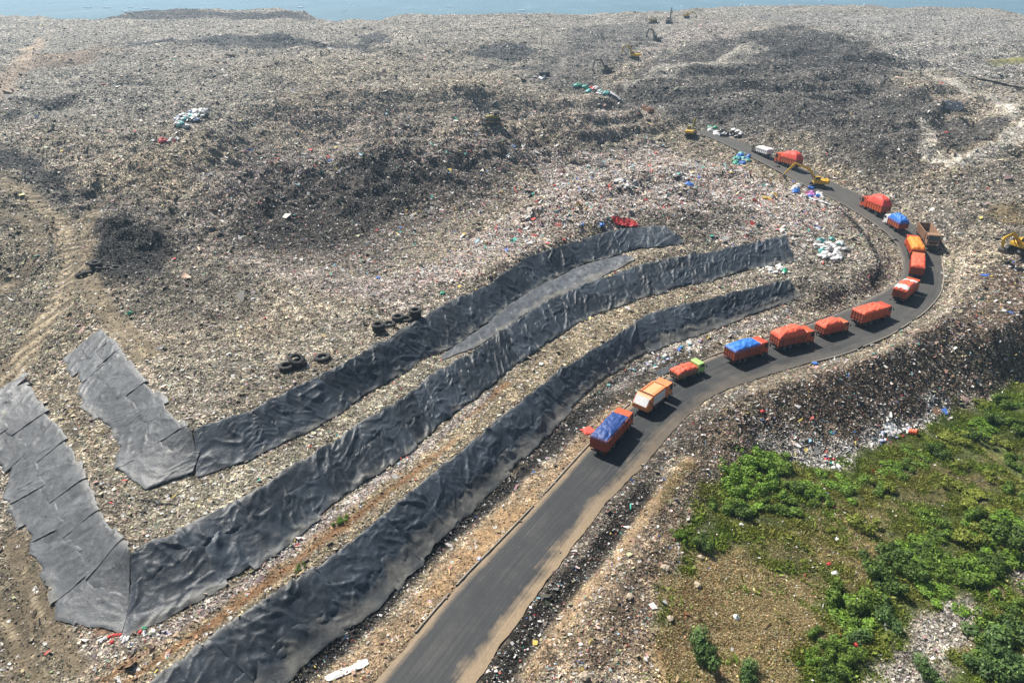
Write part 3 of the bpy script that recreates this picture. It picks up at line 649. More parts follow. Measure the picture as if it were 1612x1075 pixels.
def crumple(x, y, amp, sx_, sy_, seed):
    wx = x+.9*pn(x/3.1+seed, y/3.1); wy = y+.9*pn(x/2.7-seed, y/2.9+4)
    c = np.abs(pn(wx/sx_+seed*3.1, wy/sy_-seed))*1.0+.55*np.abs(pn(wx/(sx_*.45)-seed, wy/(sy_*.5)+seed*2))+.25*np.abs(pn(wx/(sx_*.2), wy/(sy_*.25)+seed))
    return amp*(1.0-c)
def worley(x, y, seed):
    xi = np.floor(x).astype(np.int64); yi = np.floor(y).astype(np.int64); f1 = np.full(np.shape(x), 9.0); f2 = f1.copy()
    for i in (-1, 0, 1):
        for j in (-1, 0, 1):
            h = _perm[(_perm[(xi+i+int(seed*37)) & 255]+yi+j) & 255]; h2 = _perm[h+17]
            d = np.hypot(xi+i+h/256.0-x, yi+j+h2/256.0-y); f2 = np.where(d < f1, f1, np.minimum(f2, d)); f1 = np.minimum(f1, d)
    return f1, f2
def crush(x, y, amp, seed):
    """folds of a heavy plastic sheet: long sharp ridges in two directions over shallow facets"""
    wx = x+.35*pn(x/1.6+seed, y/1.6)+.5*pn(x/4.1, y/4.1-seed); wy = y+.35*pn(x/1.5-seed, y/1.7+4)+.5*pn(x/3.5+7, y/3.7+seed)
    def folds(u, v, a, b, s): return np.clip(1-2.5*np.abs(pn(u/a+s, v/b-s)), 0, 1)**2.8*np.clip(.35+1.6*pn(u/5.3-s, v/4.7+s), 0, 1)
    c, k = math.cos(.6), math.sin(.6)
    r1 = folds(wx, wy, 2.6, 9.0, seed); r2 = folds(wx*c+wy*k, -wx*k+wy*c, 2.2, 7.0, seed+11); r3 = folds(wx*c-wy*k, wx*k+wy*c, 1.5, 5.0, seed+23)
    a1, a2 = worley(wx/2.8, wy/4.2, seed)
    r4 = folds(wy, wx, 1.1, 3.4, seed+31); r5 = folds(wx*k+wy*c, wx*c-wy*k, .9, 3.0, seed+41)
    return amp*(.42*r4+.36*r5+1.0*r1+.8*r2+.55*r3+.75*np.minimum(a2-a1, .6)+.45*pn(x/3.2+seed, y/4.6)+.05*pn(x/.8, y/.8+seed))
def cover(name, A, B, panel, tone, dusty, label, amp=.26, rows=((0, 1),), seed=1, special=None, raise_=.10):
    n = 700
    ab = blur_line(smooth_line(np.hstack([A, B]), n), 6); A2, B2 = ab[:, :3], ab[:, 3:]
    mid_ = (A2+B2)/2; s = np.r_[0, np.cumsum(np.linalg.norm(np.diff(mid_, axis=0), axis=1))]; Lt = s[-1]
    c = mid_[n//2]; root = empty(name, (float(c[0]), float(c[1]), float(gz(c[0], c[1]))), label=label, category='plastic sheet')
    rg = np.random.default_rng(seed); k = 0
    for ri, (r0, r1) in enumerate(rows):
        pos = 0.0
        while pos < Lt-.3:
            wdt = panel*rg.uniform(.45, 1.7); e = min(pos+wdt, Lt)
            if Lt-e < panel*.5: e = Lt
            nu = max(8, int((e-pos+.7)/.15)); t = np.linspace(max(pos-.3, 0), min(e+.3, Lt), nu)
            a = np.stack([np.interp(t, s, A2[:, i]) for i in range(3)], 1); b_ = np.stack([np.interp(t, s, B2[:, i]) for i in range(3)], 1)
            full = np.linalg.norm(b_-a, axis=1).mean(); wid = full*(r1-r0); nv = max(8, int(wid/.15))
            lo = r0+rg.normal(-.012, .045)+.030*pn(t/1.3+seed, t*0+k*3.3)+.012*pn(t/.4+seed, t*0+k)+.05*np.clip(pn(t/2.6+k*3, t*0+seed), -.2, .5); hi = r1+rg.normal(.01, .035)+.028*pn(t/1.5-seed, t*0+k*2.1)+.01*pn(t/.35+seed, t*0-k)
            q = np.linspace(0, 1, nv); f = lo[:, None]*(1-q)[None]+hi[:, None]*q[None]
            x = a[:, None, 0]*(1-f)+b_[:, None, 0]*f; y = a[:, None, 1]*(1-f)+b_[:, None, 1]*f
            sk = rg.normal(0, .55); d = (a[-1]-a[0]); d = d/(np.linalg.norm(d)+1e-6)
            x = x+d[0]*sk*(q-.5)[None]; y = y+d[1]*sk*(q-.5)[None]
            ln = t[:, None]+0*f; sl = f*full
            rot = rg.uniform(-.8, .8); u1 = ln*math.cos(rot)+sl*math.sin(rot); u2 = -ln*math.sin(rot)+sl*math.cos(rot)
            tt = np.linspace(0, 1, nu)[:, None]; edge = np.minimum(tt, 1-tt)*(e-pos)
            fl = (sstep(.0, .8, edge)*.75+.25)*(sstep(0, .10, q)*.75+.25)[None]*(1-.75*sstep(dusty, max(dusty-.12, -.2), f))
            h = crush(u1, u2, amp, seed+k*1.7)*fl
            lift = raise_*rg.uniform(.3, 1.3)
            h = h+lift*sstep(.35, .0, (1-tt)*(e-pos))*np.clip(.5+pn(sl/1.1+k, sl*0+seed)*1.2, 0, 1)+lift*.8*sstep(.14, 0.0, q)[None]*np.clip(.3+pn(t/1.2, t*0+k)*1.4, 0, 1)[:, None]*(1 if ri else .5)
            z = gz(x, y)+.15+.045*((k+ri) % 3)+np.clip(h, -.05, None)
            z[:, 0] -= .04; z[:, -1] -= .05
            dst = np.clip(sstep(dusty+.10, dusty-.08, f+.12*fbm(x/2.4, y/2.4, 3, seed)), 0, 1)*(.6+.5*pn(x/3, y/3))
            pt_ = rg.uniform(.65, 1.4) if amp > .2 else rg.uniform(.82, 1.2)
            if special is not None and rg.random() < special: pt_ *= 2.0
            tn = np.array(tone)*pt_*(1+.22*fbm(x/2.2, y/2.2, 3, seed+3))[..., None]
            dd = np.clip(dst, 0, 1)[..., None]; tn = tn*(1-dd)+np.array([.185, .175, .15])*dd
            rim = sstep(.93, 1.0, f)[..., None]; tn = tn*(1-.45*rim)+np.array([.15, .145, .13])*.45*rim
            P3 = np.stack([x, y, z], -1).reshape(-1, 3)-np.array(root.location)
            link('sheet_panel', quick_mesh('sheet_panel', P3, grid_faces(nu, nv), True, tint=np.clip(tn, .01, .5)), M_SHEET, root)
            pos = e; k += 1
    return root
DK = (.028, .036, .046)
cover('terrace_cover', *SHEETS['LOWER'], 7.5, DK, .27, 'long dark crumpled plastic sheet on the lowest terrace slope, above the ditch beside the road', seed=2, amp=.32, raise_=.24, rows=((0, .42), (.36, 1)))
cover('terrace_cover', *SHEETS['MIDDLE'], 5.5, DK, .02, 'long dark crumpled plastic sheet on the middle terrace slope, between two tan benches', seed=5, amp=.30, raise_=.24, rows=((0, .62), (.52, 1)))
cover('terrace_cover', *SHEETS['UPPER'], 6.0, (.030, .038, .048), .02, 'long dark crumpled plastic sheet on the uppermost terrace slope, below the tyres', seed=9, amp=.30, raise_=.24)
cover('terrace_cover', *SHEETS['WING1'], 4.2, (.072, .077, .082), -.1, 'pale grey strips of sheet pointing from the uppermost dark sheet towards the black earth heap', amp=.13, seed=12, rows=((0, .55), (.48, 1)), raise_=.10)  # same plastic as the dark covers, sunlit brightness painted in as a paler tone
cover('terrace_cover', *SHEETS['WING2'], 2.6, (.072, .077, .082), -.1, 'pale grey shingled strips of sheet at the left picture edge, beside the middle dark sheet', amp=.11, seed=15, rows=((0, .45), (.38, 1)), special=.08, raise_=.10)  # paler than the dark covers: sunlight on this face painted into the tone
fi = np.array([hit(*q) for q in [(690,563),(707,551),(735,530),(771,507),(805,481),(851,451),(913,420),(965,406),(985,402)]])
fo = np.array([hit(*q) for q in [(700,566),(722,557),(752,549),(788,524),(830,495),(869,472),(932,444),(982,420),(1000,409)]])
cover('bench_cover', fo, fi, 9.0, (.075, .082, .092), .25, 'flat grey-blue sheet lying on the bench between the middle and the uppermost dark sheets', amp=.05, seed=21)

# ------------------------------------------------------------------ scraps: the loose waste itself
def scatter(w, n, rg):
    cw = np.cumsum(w.ravel()); idx = np.searchsorted(cw, rg.random(n)*cw[-1]); idx = np.clip(idx, 0, w.size-1)
    j, i = np.unravel_index(idx, w.shape)
    x = GX[i]+rg.random(n)*(GX[i+1]-GX[i]); y = GY[j]+rg.random(n)*(GY[j+1]-GY[j])
    return x, y
area = np.outer(np.diff(GY), np.diff(GX))
cX, cY, cD = X[:-1, :-1], Y[:-1, :-1], np.sqrt(X[:-1, :-1]**2+Y[:-1, :-1]**2+(CAM_H-Z[:-1, :-1])**2)
seen = (np.abs(cX) < .80*cY+16) & (cY > 36) & (cY < 640) & (landfill[:-1, :-1] > .5)
sheet_mask = np.ones(cX.shape)
for A, B in list(SHEETS.values())+[(fo, fi)]:
    sd = np.full(X.shape, 1e3); sd[NM] = poly_sd(strip_poly(A, B), X[NM], Y[NM], 6); sheet_mask *= sstep(-.1, .5, sd[:-1, :-1])+.0025
bare = SOIL[:-1, :-1]; gr_ = GRASS[:-1, :-1]
def tri_scraps(name, x, y, size, col, m, rg, lift=.06, **props):
    n = len(x); z = gz(x, y); calm = 1-.7*sstep(130, 330, np.hypot(x, y))
    yaw = rg.random(n)*2*np.pi; til = rg.normal(0, .42, n)*calm; til2 = rg.normal(0, .34, n)*calm
    asp = rg.uniform(.35, 1.0, n); thin = rg.random(n) < .35; asp[thin] = rg.uniform(.12, .32, thin.sum()); size = np.where(thin, size*1.6, size); c, s = np.cos(yaw), np.sin(yaw)
    corners = np.array([[-1, -1], [1, -1], [1, 1], [-1, 1]], float)*.5
    co = corners[None]*(1+rg.uniform(-.35, .35, (n, 4, 2)))
    lx = co[..., 0]*size[:, None]; ly = co[..., 1]*(size*asp)[:, None]
    lz = lx*np.sin(til)[:, None]+ly*np.sin(til2)[:, None]+rg.normal(0, .16, (n, 4))*size[:, None]
    px_ = x[:, None]+lx*c[:, None]-ly*s[:, None]; py_ = y[:, None]+lx*s[:, None]+ly*c[:, None]; pz_ = z[:, None]+lz+(lift+np.minimum(size, .5)[:, None]*.2)*calm[:, None]
    V_ = np.stack([px_, py_, pz_], -1).reshape(-1, 3)
    b0 = np.arange(n)*4; F = np.concatenate([np.c_[b0, b0+1, b0+2], np.c_[b0, b0+2, b0+3]])
    return link(name, quick_mesh(name, V_, F, False, tint=np.repeat(np.clip(col, .005, .85), 4, axis=0)), m, **props)
M_SCRAP = attr_material('waste_scraps', rough=.75)
pal = np.array(PALETTE)
def scrap_colours(x, y, rg, kp=.17, kh=.085, spread=.55):
    n = len(x); t = bil(TONE, x, y); p = bil(PALE, x, y); h = bil(HUE, x, y)
    c = t*np.exp(.02+rg.normal(0, 1, n)*spread*(1-.62*sstep(130, 340, np.hypot(x, y))))[:, None]
    c = c*(1+rg.normal(0, .10, (n, 3)))
    a = rg.random(n) < p*kp; c[a] = np.array([.56, .54, .50])*rg.uniform(.7, 1.15, (a.sum(), 1))
    b = rg.random(n) < h*kh; c[b] = pal[rg.integers(0, len(pal), b.sum())]*rg.uniform(.6, 1.1, (b.sum(), 1))
    return c
w = area*seen/np.clip(cD, 60, None)**1.85*(1-.8*np.clip(bare, 0, 1))*(1-.965*np.clip(gr_, 0, 1))*(1-.45*sstep(220, 380, cD))*sheet_mask*(sstep(-.1, .8, sd_road[:-1, :-1])+.07)
rg = np.random.default_rng(5)
x, y = scatter(w, 620000, rg)
d = np.sqrt(x*x+y*y+45**2)
size = np.clip(d*.00125, .11, .46)*np.exp(rg.normal(0, .36, len(x)))
tri_scraps('scattered_litter', x, y, size, scrap_colours(x, y, rg), M_SCRAP, rg, kind='stuff')
# larger torn sheets and bags lying loose in the brighter litter
w2 = w*(np.clip(PALE[:-1, :-1], 0, 1)**2)*(.15+np.clip(HUE[:-1, :-1], 0, 1))
x, y = scatter(w2, 2600, rg); d = np.sqrt(x*x+y*y+45**2)
size = np.clip(d*.0038, .3, 1.0)*np.exp(rg.normal(0, .35, len(x))); c = pal[rg.integers(0, len(pal), len(x))]*rg.uniform(.6, 1.1, (len(x), 1))
wh = rg.random(len(x)) < .6; c[wh] = np.array([.6, .58, .55])*rg.uniform(.7, 1.15, (wh.sum(), 1))
tri_scraps('torn_plastic_litter', x, y, size, c, M_SCRAP, rg, kind='stuff')

x, y = scatter(area*seen*np.clip(gr_+bare*(cX > 20)*(cX > cY*.28)*(cY < 75), 0, 1)/np.clip(cD, 60, None)**1.5, 430, rg)
tri_scraps('scraps_in_weeds', x, y, rg.uniform(.07, .22, len(x))*np.exp(rg.normal(0, .3, len(x))), np.where(rg.random((len(x), 1)) < .88, np.array([[.62, .60, .56]]), pal[rg.integers(0, len(pal), len(x))]), M_SCRAP, rg, lift=.16, kind='stuff')
# rags, films and boards of every size among the chips
x, y = scatter(w*(1-.5*sstep(220, 380, cD)), 16000, rg); d = np.sqrt(x*x+y*y+45**2)
size = np.clip(d*.0026, .25, .7)*np.exp(rg.normal(0, .45, len(x)))
tri_scraps('rags_and_boards', x, y, size, scrap_colours(x, y, rg, .3, .12, .6), M_SCRAP, rg, lift=.1, kind='stuff')
# ------------------------------------------------------------------ weeds and shrubs
M_LEAF = attr_material('leaves', rough=.6, trans=True)
def blades(name, x, y, size, col, rg, tall=1.0, **props):
    n = len(x); z = gz(x, y); yaw = rg.random(n)*2*np.pi; dx, dy = np.cos(yaw), np.sin(yaw)
    lean = rg.normal(0, .5, (n, 2))*size[:, None]; wd = size*rg.uniform(.25, .6, n)
    V_ = np.empty((n, 4, 3)); h = size*rg.uniform(.45, 1.1, n)*tall
    for k, (s_, hh) in enumerate(((-.5, 0), (.5, 0.0), (.45, 1), (-.35, .8))):
        V_[:, k, 0] = x+dx*wd*s_+lean[:, 0]*hh; V_[:, k, 1] = y+dy*wd*s_+lean[:, 1]*hh; V_[:, k, 2] = z+h*hh-.02
    F = np.arange(n*4).reshape(-1, 4)
    return link(name, quick_mesh(name, V_.reshape(-1, 3), F, False, tint=np.repeat(np.clip(col, .004, .5), 4, axis=0)), M_LEAF, **props)
wg = area*seen*np.clip(gr_, 0, 1)**1.3
x, y = scatter(wg, 380000, rg); cl = fbm(x/3.2, y/3.2, 3, 40); cl2 = fbm(x/9, y/9, 2, 14)
keep = rg.random(len(x)) < np.clip(.7+.8*cl, .2, 1); x, y, cl, cl2 = x[keep], y[keep], cl[keep], cl2[keep]
g = np.array([.145, .205, .026])*np.exp(.35*cl+rg.normal(0, .3, len(x)))[:, None]; yel = np.clip(.40+1.2*cl2+rg.normal(0, .25, len(x)), 0, 1)[:, None]*.6
g = g*(1-yel)+np.array([.30, .25, .07])*yel
blades('weed_cover', x, y, np.clip(.22+.2*cl, .09, .5)*np.exp(rg.normal(0, .28, len(x))), g, rg, kind='stuff')
dryz = area*seen*np.clip(bare*(1-gr_), 0, 1)*((cX > 15) & (cY < 75) & (cX > cY*.28))
x, y = scatter(dryz, 90000, rg); c = np.array([.50, .37, .19])*np.exp(rg.normal(0, .35, len(x)))[:, None]
blades('dry_grass', x, y, rg.uniform(.09, .26, len(x)), c, rg, kind='stuff')
def shrub_mesh(seed, nl, tone):
    rg = np.random.default_rng(seed); nb = 9
    cen = rg.normal(0, 1, (nb, 3))*np.array([.5, .5, .16])+np.array([0, 0, .42]); rad = rg.uniform(.22, .48, nb)
    k = rg.integers(0, nb, nl); dr = rg.normal(0, 1, (nl, 3)); dr /= np.linalg.norm(dr, axis=1)[:, None]
    p = cen[k]+dr*(rad[k]*rg.uniform(.55, 1.05, nl))[:, None]; p[:, 2] = np.abs(p[:, 2])*.9
    nrm = dr+rg.normal(0, .5, (nl, 3)); nrm[:, 2] += .4; nrm /= np.linalg.norm(nrm, axis=1)[:, None]
    t1 = np.cross(nrm, rg.normal(0, 1, (nl, 3))); t1 /= np.linalg.norm(t1, axis=1)[:, None]; t2 = np.cross(nrm, t1)
    s = rg.uniform(.05, .12, nl)[:, None]
    V_ = np.stack([p-t1*s, p-t2*s*.5, p+t1*s+nrm*s*.3, p+t2*s*.5], 1).reshape(-1, 3)
    c = np.array(tone)*np.exp(rg.normal(0, .35, nl))[:, None]*(1+.35*(rg.random(nb)-.5)[k])[:, None]
    return quick_mesh('foliage', V_, np.arange(nl*4).reshape(-1, 4), False, tint=np.repeat(np.clip(c, .004, .5), 4, axis=0))
def stem_mesh(seed):
    rg = np.random.default_rng(seed); V_ = []; F = []
    for k in range(6):
        a = rg.random()*6.28; q = np.array([math.cos(a), math.sin(a), 0])*.35+np.array([0, 0, .55]); s = .025
        b0 = len(V_); V_ += [(-s, 0, -.1), (s, 0, -.1), (0, s, -.1), tuple(q)]; F += [(b0, b0+1, b0+3), (b0+1, b0+2, b0+3), (b0+2, b0, b0+3)]
    return quick_mesh('stem', V_, F)
M_STEM = mat('woody_stem', (.10, .075, .045))
GREENS = [(.145, .255, .028), (.120, .195, .026), (.08, .135, .024), (.10, .17, .048), (.23, .265, .040)]
SHR = [(shrub_mesh(50+i, 1500, GREENS[i % 5]), stem_mesh(i)) for i in range(7)]
def shrub(px, py, r, var, label, group=None, pos=None, sq=1.0):
    p = hit(px, py) if pos is None else pos
    o = empty('shrub', (p[0], p[1], p[2]-.05), random.random()*6.28, label=label, category='shrub'); o.scale = (r, r*random.uniform(.8, 1.15), r*sq)
    if group: o['group'] = group
    link('foliage', SHR[var][0], M_LEAF, o); link('stem', SHR[var][1], M_STEM, o)
for a in [(1103,862,1.5,2,'small round dark green shrub alone at the weeds\' left edge, above the brown patch'),
          (1111,1030,2.4,3,'sprawling dull green shrub on the brown grass near the bottom edge'),
          (1180,1068,1.6,3,'low green shrub cut by the bottom picture edge beside the brown grass'),
          (1190,728,2.9,0,'tall bright green bush at the upper left tip of the weeds, under the dark slope'),
          (1355,830,2.0,4,'rounded yellow-green bush in the middle of the field, between dry yellow patches'),
          (1070,842,1.0,0,'very small green shrub alone in waste between the black ditch and the weeds'),
          (1375,905,2.1,2,'dark green bush beside the tall dry grass, left of the shaded hollow'),
          (1345,950,2.8,1,'broad dark green bush overhanging a deep shadow, left of the pale rubble patch'),
          (1462,1062,1.6,3,'blue-green bush growing out of the lower end of the pale rubble patch'),
          (1580,1040,3.0,3,'large blue-green bush in the bottom right corner')]:
    shrub(*a)
G1 = 'bright shrubs below the dark waste slope'
for q in [(1150,742,1.9,0),(1160,775,2.2,0),(1200,765,2.4,0),(1230,735,1.8,1),(1140,800,1.8,1),(1170,812,1.7,2),(1255,775,1.6,2),(1215,800,1.5,1)]:
    shrub(*q, 'bright green bush in the upper left thicket of the weeds, below the dark slope', G1)
G2 = 'shrubs across the middle of the weedy field'
for q in [(1290,790,1.3,1),(1330,770,1.5,1),(1390,770,1.7,4),(1420,745,1.5,1),(1470,715,1.8,2),(1500,770,1.5,4),(1310,840,.9,4),(1270,890,.9,4),(1470,830,2.0,1),(1520,850,2.2,4),(1560,830,2.4,1),(1600,850,2.6,2),(1450,870,1.6,2)]:
    shrub(*q, 'green shrub among dry grass in the middle of the weedy field', G2)
G3 = 'dark bushes in the shaded hollow'
for q in [(1410,880,2.0,2),(1440,910,2.1,2),(1470,890,2.0,1),(1500,900,2.3,1),(1530,905,2.1,0),(1405,930,1.7,2),(1560,890,1.9,2),(1500,905,1.5,1),(1385,965,1.7,3),(1400,985,1.4,3)]:
    shrub(*q, 'dark green bush crowding the hollow above the pale rubble patch', G3)
G4 = 'shrubs along the bottom of the field'
for q in [(1300,1010,1.4,1),(1330,1035,1.7,1),(1350,1010,1.3,3),(1300,1060,1.4,2),(1340,990,1.5,1),(1280,1040,1.1,0),(1550,1062,2.0,3),(1560,1000,2.2,1),(1590,985,2.1,2),(1575,1062,1.5,2),(1610,1010,2.0,3),(1600,960,1.5,1)]:
    shrub(*q, 'leafy green bush near the bottom edge of the weedy field', G4)
G5 = 'shrubs on the far right edge of the field'
for q in [(1590,640,2.2,1),(1560,665,1.9,2),(1610,680,2.1,1),(1575,705,1.6,4),(1530,690,1.7,2),(1600,735,1.8,1),(1560,755,1.4,4),(1545,640,1.3,4),(1610,780,2.0,1),(1510,735,1.2,4)]:
    shrub(*q, 'green shrub on the upper right rim of the weedy field, below the dark waste slope', G5)
G6 = 'low creepers over the upper bank'
for q in [(1170,730,3.0,0),(1210,725,2.6,0),(1240,760,2.8,1),(1275,770,2.4,0),(1320,760,2.4,0),(1360,765,2.6,1),(1400,735,2.2,0),(1440,720,2.4,1),(1180,800,2.4,0),(1225,790,2.6,1),(1500,690,2.6,4),(1540,670,2.6,0)]:
    shrub(*q, 'low spreading creeper on the bank under the white litter line', G6, sq=.42)
G7 = 'low creepers on the right of the field'
for q in [(1450,880,3.0,0),(1500,880,3.2,1),(1550,860,3.0,0),(1590,900,3.2,1),(1470,940,2.4,0),(1350,985,2.8,0),(1310,1040,2.6,1),(1560,1030,3.0,3),(1600,1065,3.0,1),(1580,820,2.8,0),(1540,790,2.4,4)]:
    shrub(*q, 'low spreading creeper around the hollow and rubble patch', G7, sq=.4)
for a in [(540,821,.7,0,'small tuft of green weed on the tan bench above the lowest dark sheet'),(472,893,.5,1,'tiny green weed low on the tan bench, nearer the bottom left')]: shrub(*a)

# ------------------------------------------------------------------ builder for machines
class MB:
    def __init__(s): s.V = []; s.F = []
    def add(s, V_, F): b = len(s.V); s.V += [tuple(map(float, v)) for v in V_]; s.F += [tuple(int(i)+b for i in f) for f in F]; return s
    def box(s, x0, x1, y0, y1, z0, z1, rz=0, ry=0, piv=None):
        V_ = [Vector((x, y, z)) for x in (x0, x1) for y in (y0, y1) for z in (z0, z1)]
        if rz or ry:
            c = Vector(piv) if piv else Vector(((x0+x1)/2, (y0+y1)/2, (z0+z1)/2)); R = Matrix.Rotation(rz, 3, 'Z') @ Matrix.Rotation(ry, 3, 'Y')
            V_ = [c+R @ (v-c) for v in V_]
        return s.add(V_, [(0,1,3,2),(4,6,7,5),(0,4,5,1),(2,3,7,6),(0,2,6,4),(1,5,7,3)])
    def prism(s, prof, y0, y1):
        n = len(prof); V_ = [(x, y0, z) for x, z in prof]+[(x, y1, z) for x, z in prof]
        return s.add(V_, [tuple(range(n)), tuple(range(2*n-1, n-1, -1))]+[(i, i+n, (i+1) % n+n, (i+1) % n) for i in range(n)])
    def beam(s, pts, hw, y0, y1):
        up = []; dn = []; n = len(pts)
        for i, (x, z) in enumerate(pts):
            a = pts[max(i-1, 0)]; b = pts[min(i+1, n-1)]; d = Vector((b[0]-a[0], b[1]-a[1])).normalized(); w_ = hw[i]
            up.append((x-d.y*w_, z+d.x*w_)); dn.append((x+d.y*w_, z-d.x*w_))
        for i in range(n-1): s.prism([up[i], up[i+1], dn[i+1], dn[i]], y0, y1)
        return s
    def lathe(s, prof, c, axis='y', n=18):
        V_ = []; m_ = len(prof)
        for k in range(n):
            a = 2*math.pi*k/n
            for r, h in prof:
                u, v = r*math.cos(a), r*math.sin(a)
                p = (u, h, v) if axis == 'y' else ((u, v, h) if axis == 'z' else (h, u, v))
                V_.append((p[0]+c[0], p[1]+c[1], p[2]+c[2]))
        F = [(k*m_+i, k*m_+i+1, ((k+1) % n)*m_+i+1, ((k+1) % n)*m_+i) for k in range(n) for i in range(m_-1)]
        return s.add(V_, F)
    def rod(s, a, b, r, n=8):
        a = Vector(a); b = Vector(b); q = (b-a).to_track_quat('Z', 'Y'); L_ = (b-a).length; V_ = []
        for h in (0, L_):
            for k in range(n): V_.append(a+q @ Vector((r*math.cos(6.2832*k/n), r*math.sin(6.2832*k/n), h)))
        return s.add(V_, [(k, (k+1) % n, n+(k+1) % n, n+k) for k in range(n)]+[tuple(range(n)), tuple(range(n, 2*n))])
    def mesh(s, name, smooth=False):
        me = bpy.data.meshes.new(name); me.from_pydata(s.V, [], s.F)
        import bmesh
        bm = bmesh.new(); bm.from_mesh(me); bmesh.ops.recalc_face_normals(bm, faces=bm.faces); bm.to_mesh(me); bm.free()
        if smooth:
            me.polygons.foreach_set('use_smooth', np.ones(len(me.polygons), bool))
        return me
    def build(s, name, m, parent=None, bevel=0.0, smooth=False, **props):
        o = link(name, s.mesh(name, smooth), m, parent, **props)
        if bevel:
            b = o.modifiers.new('Bevel', 'BEVEL'); b.width = bevel; b.segments = 2; b.limit_method = 'ANGLE'; b.angle_limit = .6
        return o
def box(name, m, parent, *a, bevel=.02, **k): return MB().box(*a, **k).build(name, m, parent, bevel)

M_ORANGE = mat('orange_truck_paint', (.60, .10, .028), .5, dirt=.65, dcol=(.16, .085, .05), scale=1.2)
M_RUST = mat('rusty_orange_steel', (.36, .075, .032), .7, dirt=.8, dcol=(.10, .055, .035), scale=1.4)
M_BROWN = mat('brown_bed_steel', (.30, .17, .10), .7, dirt=.6, dcol=(.10, .06, .04))
M_BLACK = mat('black_rubber', (.018, .018, .018), .85, dirt=.5, dcol=(.10, .085, .065), scale=3)
M_CHAS = mat('dark_chassis', (.025, .025, .026), .6, dirt=.5)
M_GLASS = mat('dark_glass', (.012, .016, .02), .08, dirt=.12, spec=.8)
M_WHITE = mat('white_paint', (.72, .72, .70), .45, dirt=.45, dcol=(.35, .30, .24))
M_LIME = mat('lime_green_paint', (.36, .60, .16), .4, dirt=.2, dcol=(.3, .35, .2))
M_RIM = mat('grey_steel_rim', (.22, .21, .2), .5, .6)
M_LAMP = mat('clear_lamp_lens', (.75, .75, .72), .15, dirt=.05)
M_RLAMP = mat('red_lamp_lens', (.45, .02, .015), .2, dirt=.05)
M_YEL = mat('yellow_machine_paint', (.66, .40, .03), .45, dirt=.4, dcol=(.20, .14, .06))
M_OLIVE = mat('dusty_olive_machine_paint', (.34, .27, .06), .6, dirt=.6, dcol=(.12, .10, .06))
M_DKMACH = mat('dark_machine_paint', (.13, .115, .085), .6, dirt=.4)
M_STEEL = mat('worn_steel', (.16, .15, .14), .45, .7)
M_ORANGES = [M_ORANGE, mat('faded_orange_paint', (.56, .14, .055), .6, dirt=.6, dcol=(.22, .13, .08), scale=1.0), mat('red_orange_paint', (.55, .07, .028), .5, dirt=.7, dcol=(.15, .08, .05), scale=1.5)]
TARPS = {'orange': mat('orange_tarp', (.76, .115, .055), .65, dirt=.22, dcol=(.45, .10, .06), scale=1.2, bump=.25),
 'red': mat('red_tarp', (.68, .075, .05), .65, dirt=.2, dcol=(.45, .10, .08), scale=1.2, bump=.25),
 'amber': mat('amber_tarp', (.78, .23, .025), .6, dirt=.2, dcol=(.8, .35, .06), scale=.9, bump=.25),
 'blue': mat('bright_blue_tarp', (.028, .17, .56), .55, dirt=.2, dcol=(.1, .28, .6), scale=1.5, bump=.3),
 'navy': mat('deep_blue_tarp', (.014, .050, .20), .55, dirt=.3, dcol=(.05, .11, .30), scale=1.5, bump=.35),
 'white': mat('white_tarp', (.72, .68, .64), .6, dirt=.3, dcol=(.6, .5, .45), scale=1.5, bump=.25)}

def wheel(parent, x, y, r=.5, w_=.3):
    s = 1 if y > 0 else -1
    t = MB().lathe([(r*.58, -w_/2), (r*.9, -w_/2), (r, -w_*.36), (r, w_*.36), (r*.9, w_/2), (r*.58, w_/2)], (x, y, r), n=22).build('wheel', M_BLACK, parent, smooth=False)
    MB().lathe([(.01, s*w_*.22), (r*.2, s*w_*.26), (r*.3, s*w_*.12), (r*.56, s*w_*.22), (r*.6, s*w_*.40)], (x, y, r), n=16).build('rim', M_RIM, t)
def load_mesh(L_, W, rim, bulge, seed, cover_edge=.32, rough=.06, peak=2.6, skew=.12):
    nu, nv = 44, 22; u = np.linspace(-1, 1, nu)[:, None]+np.zeros((1, nv)); v = np.linspace(-1, 1, nv)[None]+np.zeros((nu, 1))
    k = np.clip((1-np.abs(u)**peak), 0, 1)**.75*np.clip(1-np.abs(v)**peak, 0, 1)**.75
    x = u*(L_/2+.05)*(1+.006*pn(v*4, u*3+seed)); y = v*(W/2+.05)
    z = rim+.03+bulge*k*(1+skew*np.sin(2.2*u+seed))+rough*2.2*fbm(u*3.2*L_/5+seed, v*2.2, 4, seed, .6)*np.clip(k*2.5, .15, 1)+rough*1.1*(.5-np.abs(pn(u*6+seed*2, v*4)))
    bd = (np.abs(u) > .999) | (np.abs(v) > .999)
    near_ = (np.abs(u) > .93) | (np.abs(v) > .88)
    z = np.where(bd, rim-cover_edge*(.6+.5*pn(u*9+seed, v*9)), np.where(near_, np.maximum(z, rim+.03), z))
    return quick_mesh('load_cover', np.stack([x, y, z], -1).reshape(-1, 3), grid_faces(nu, nv), True)
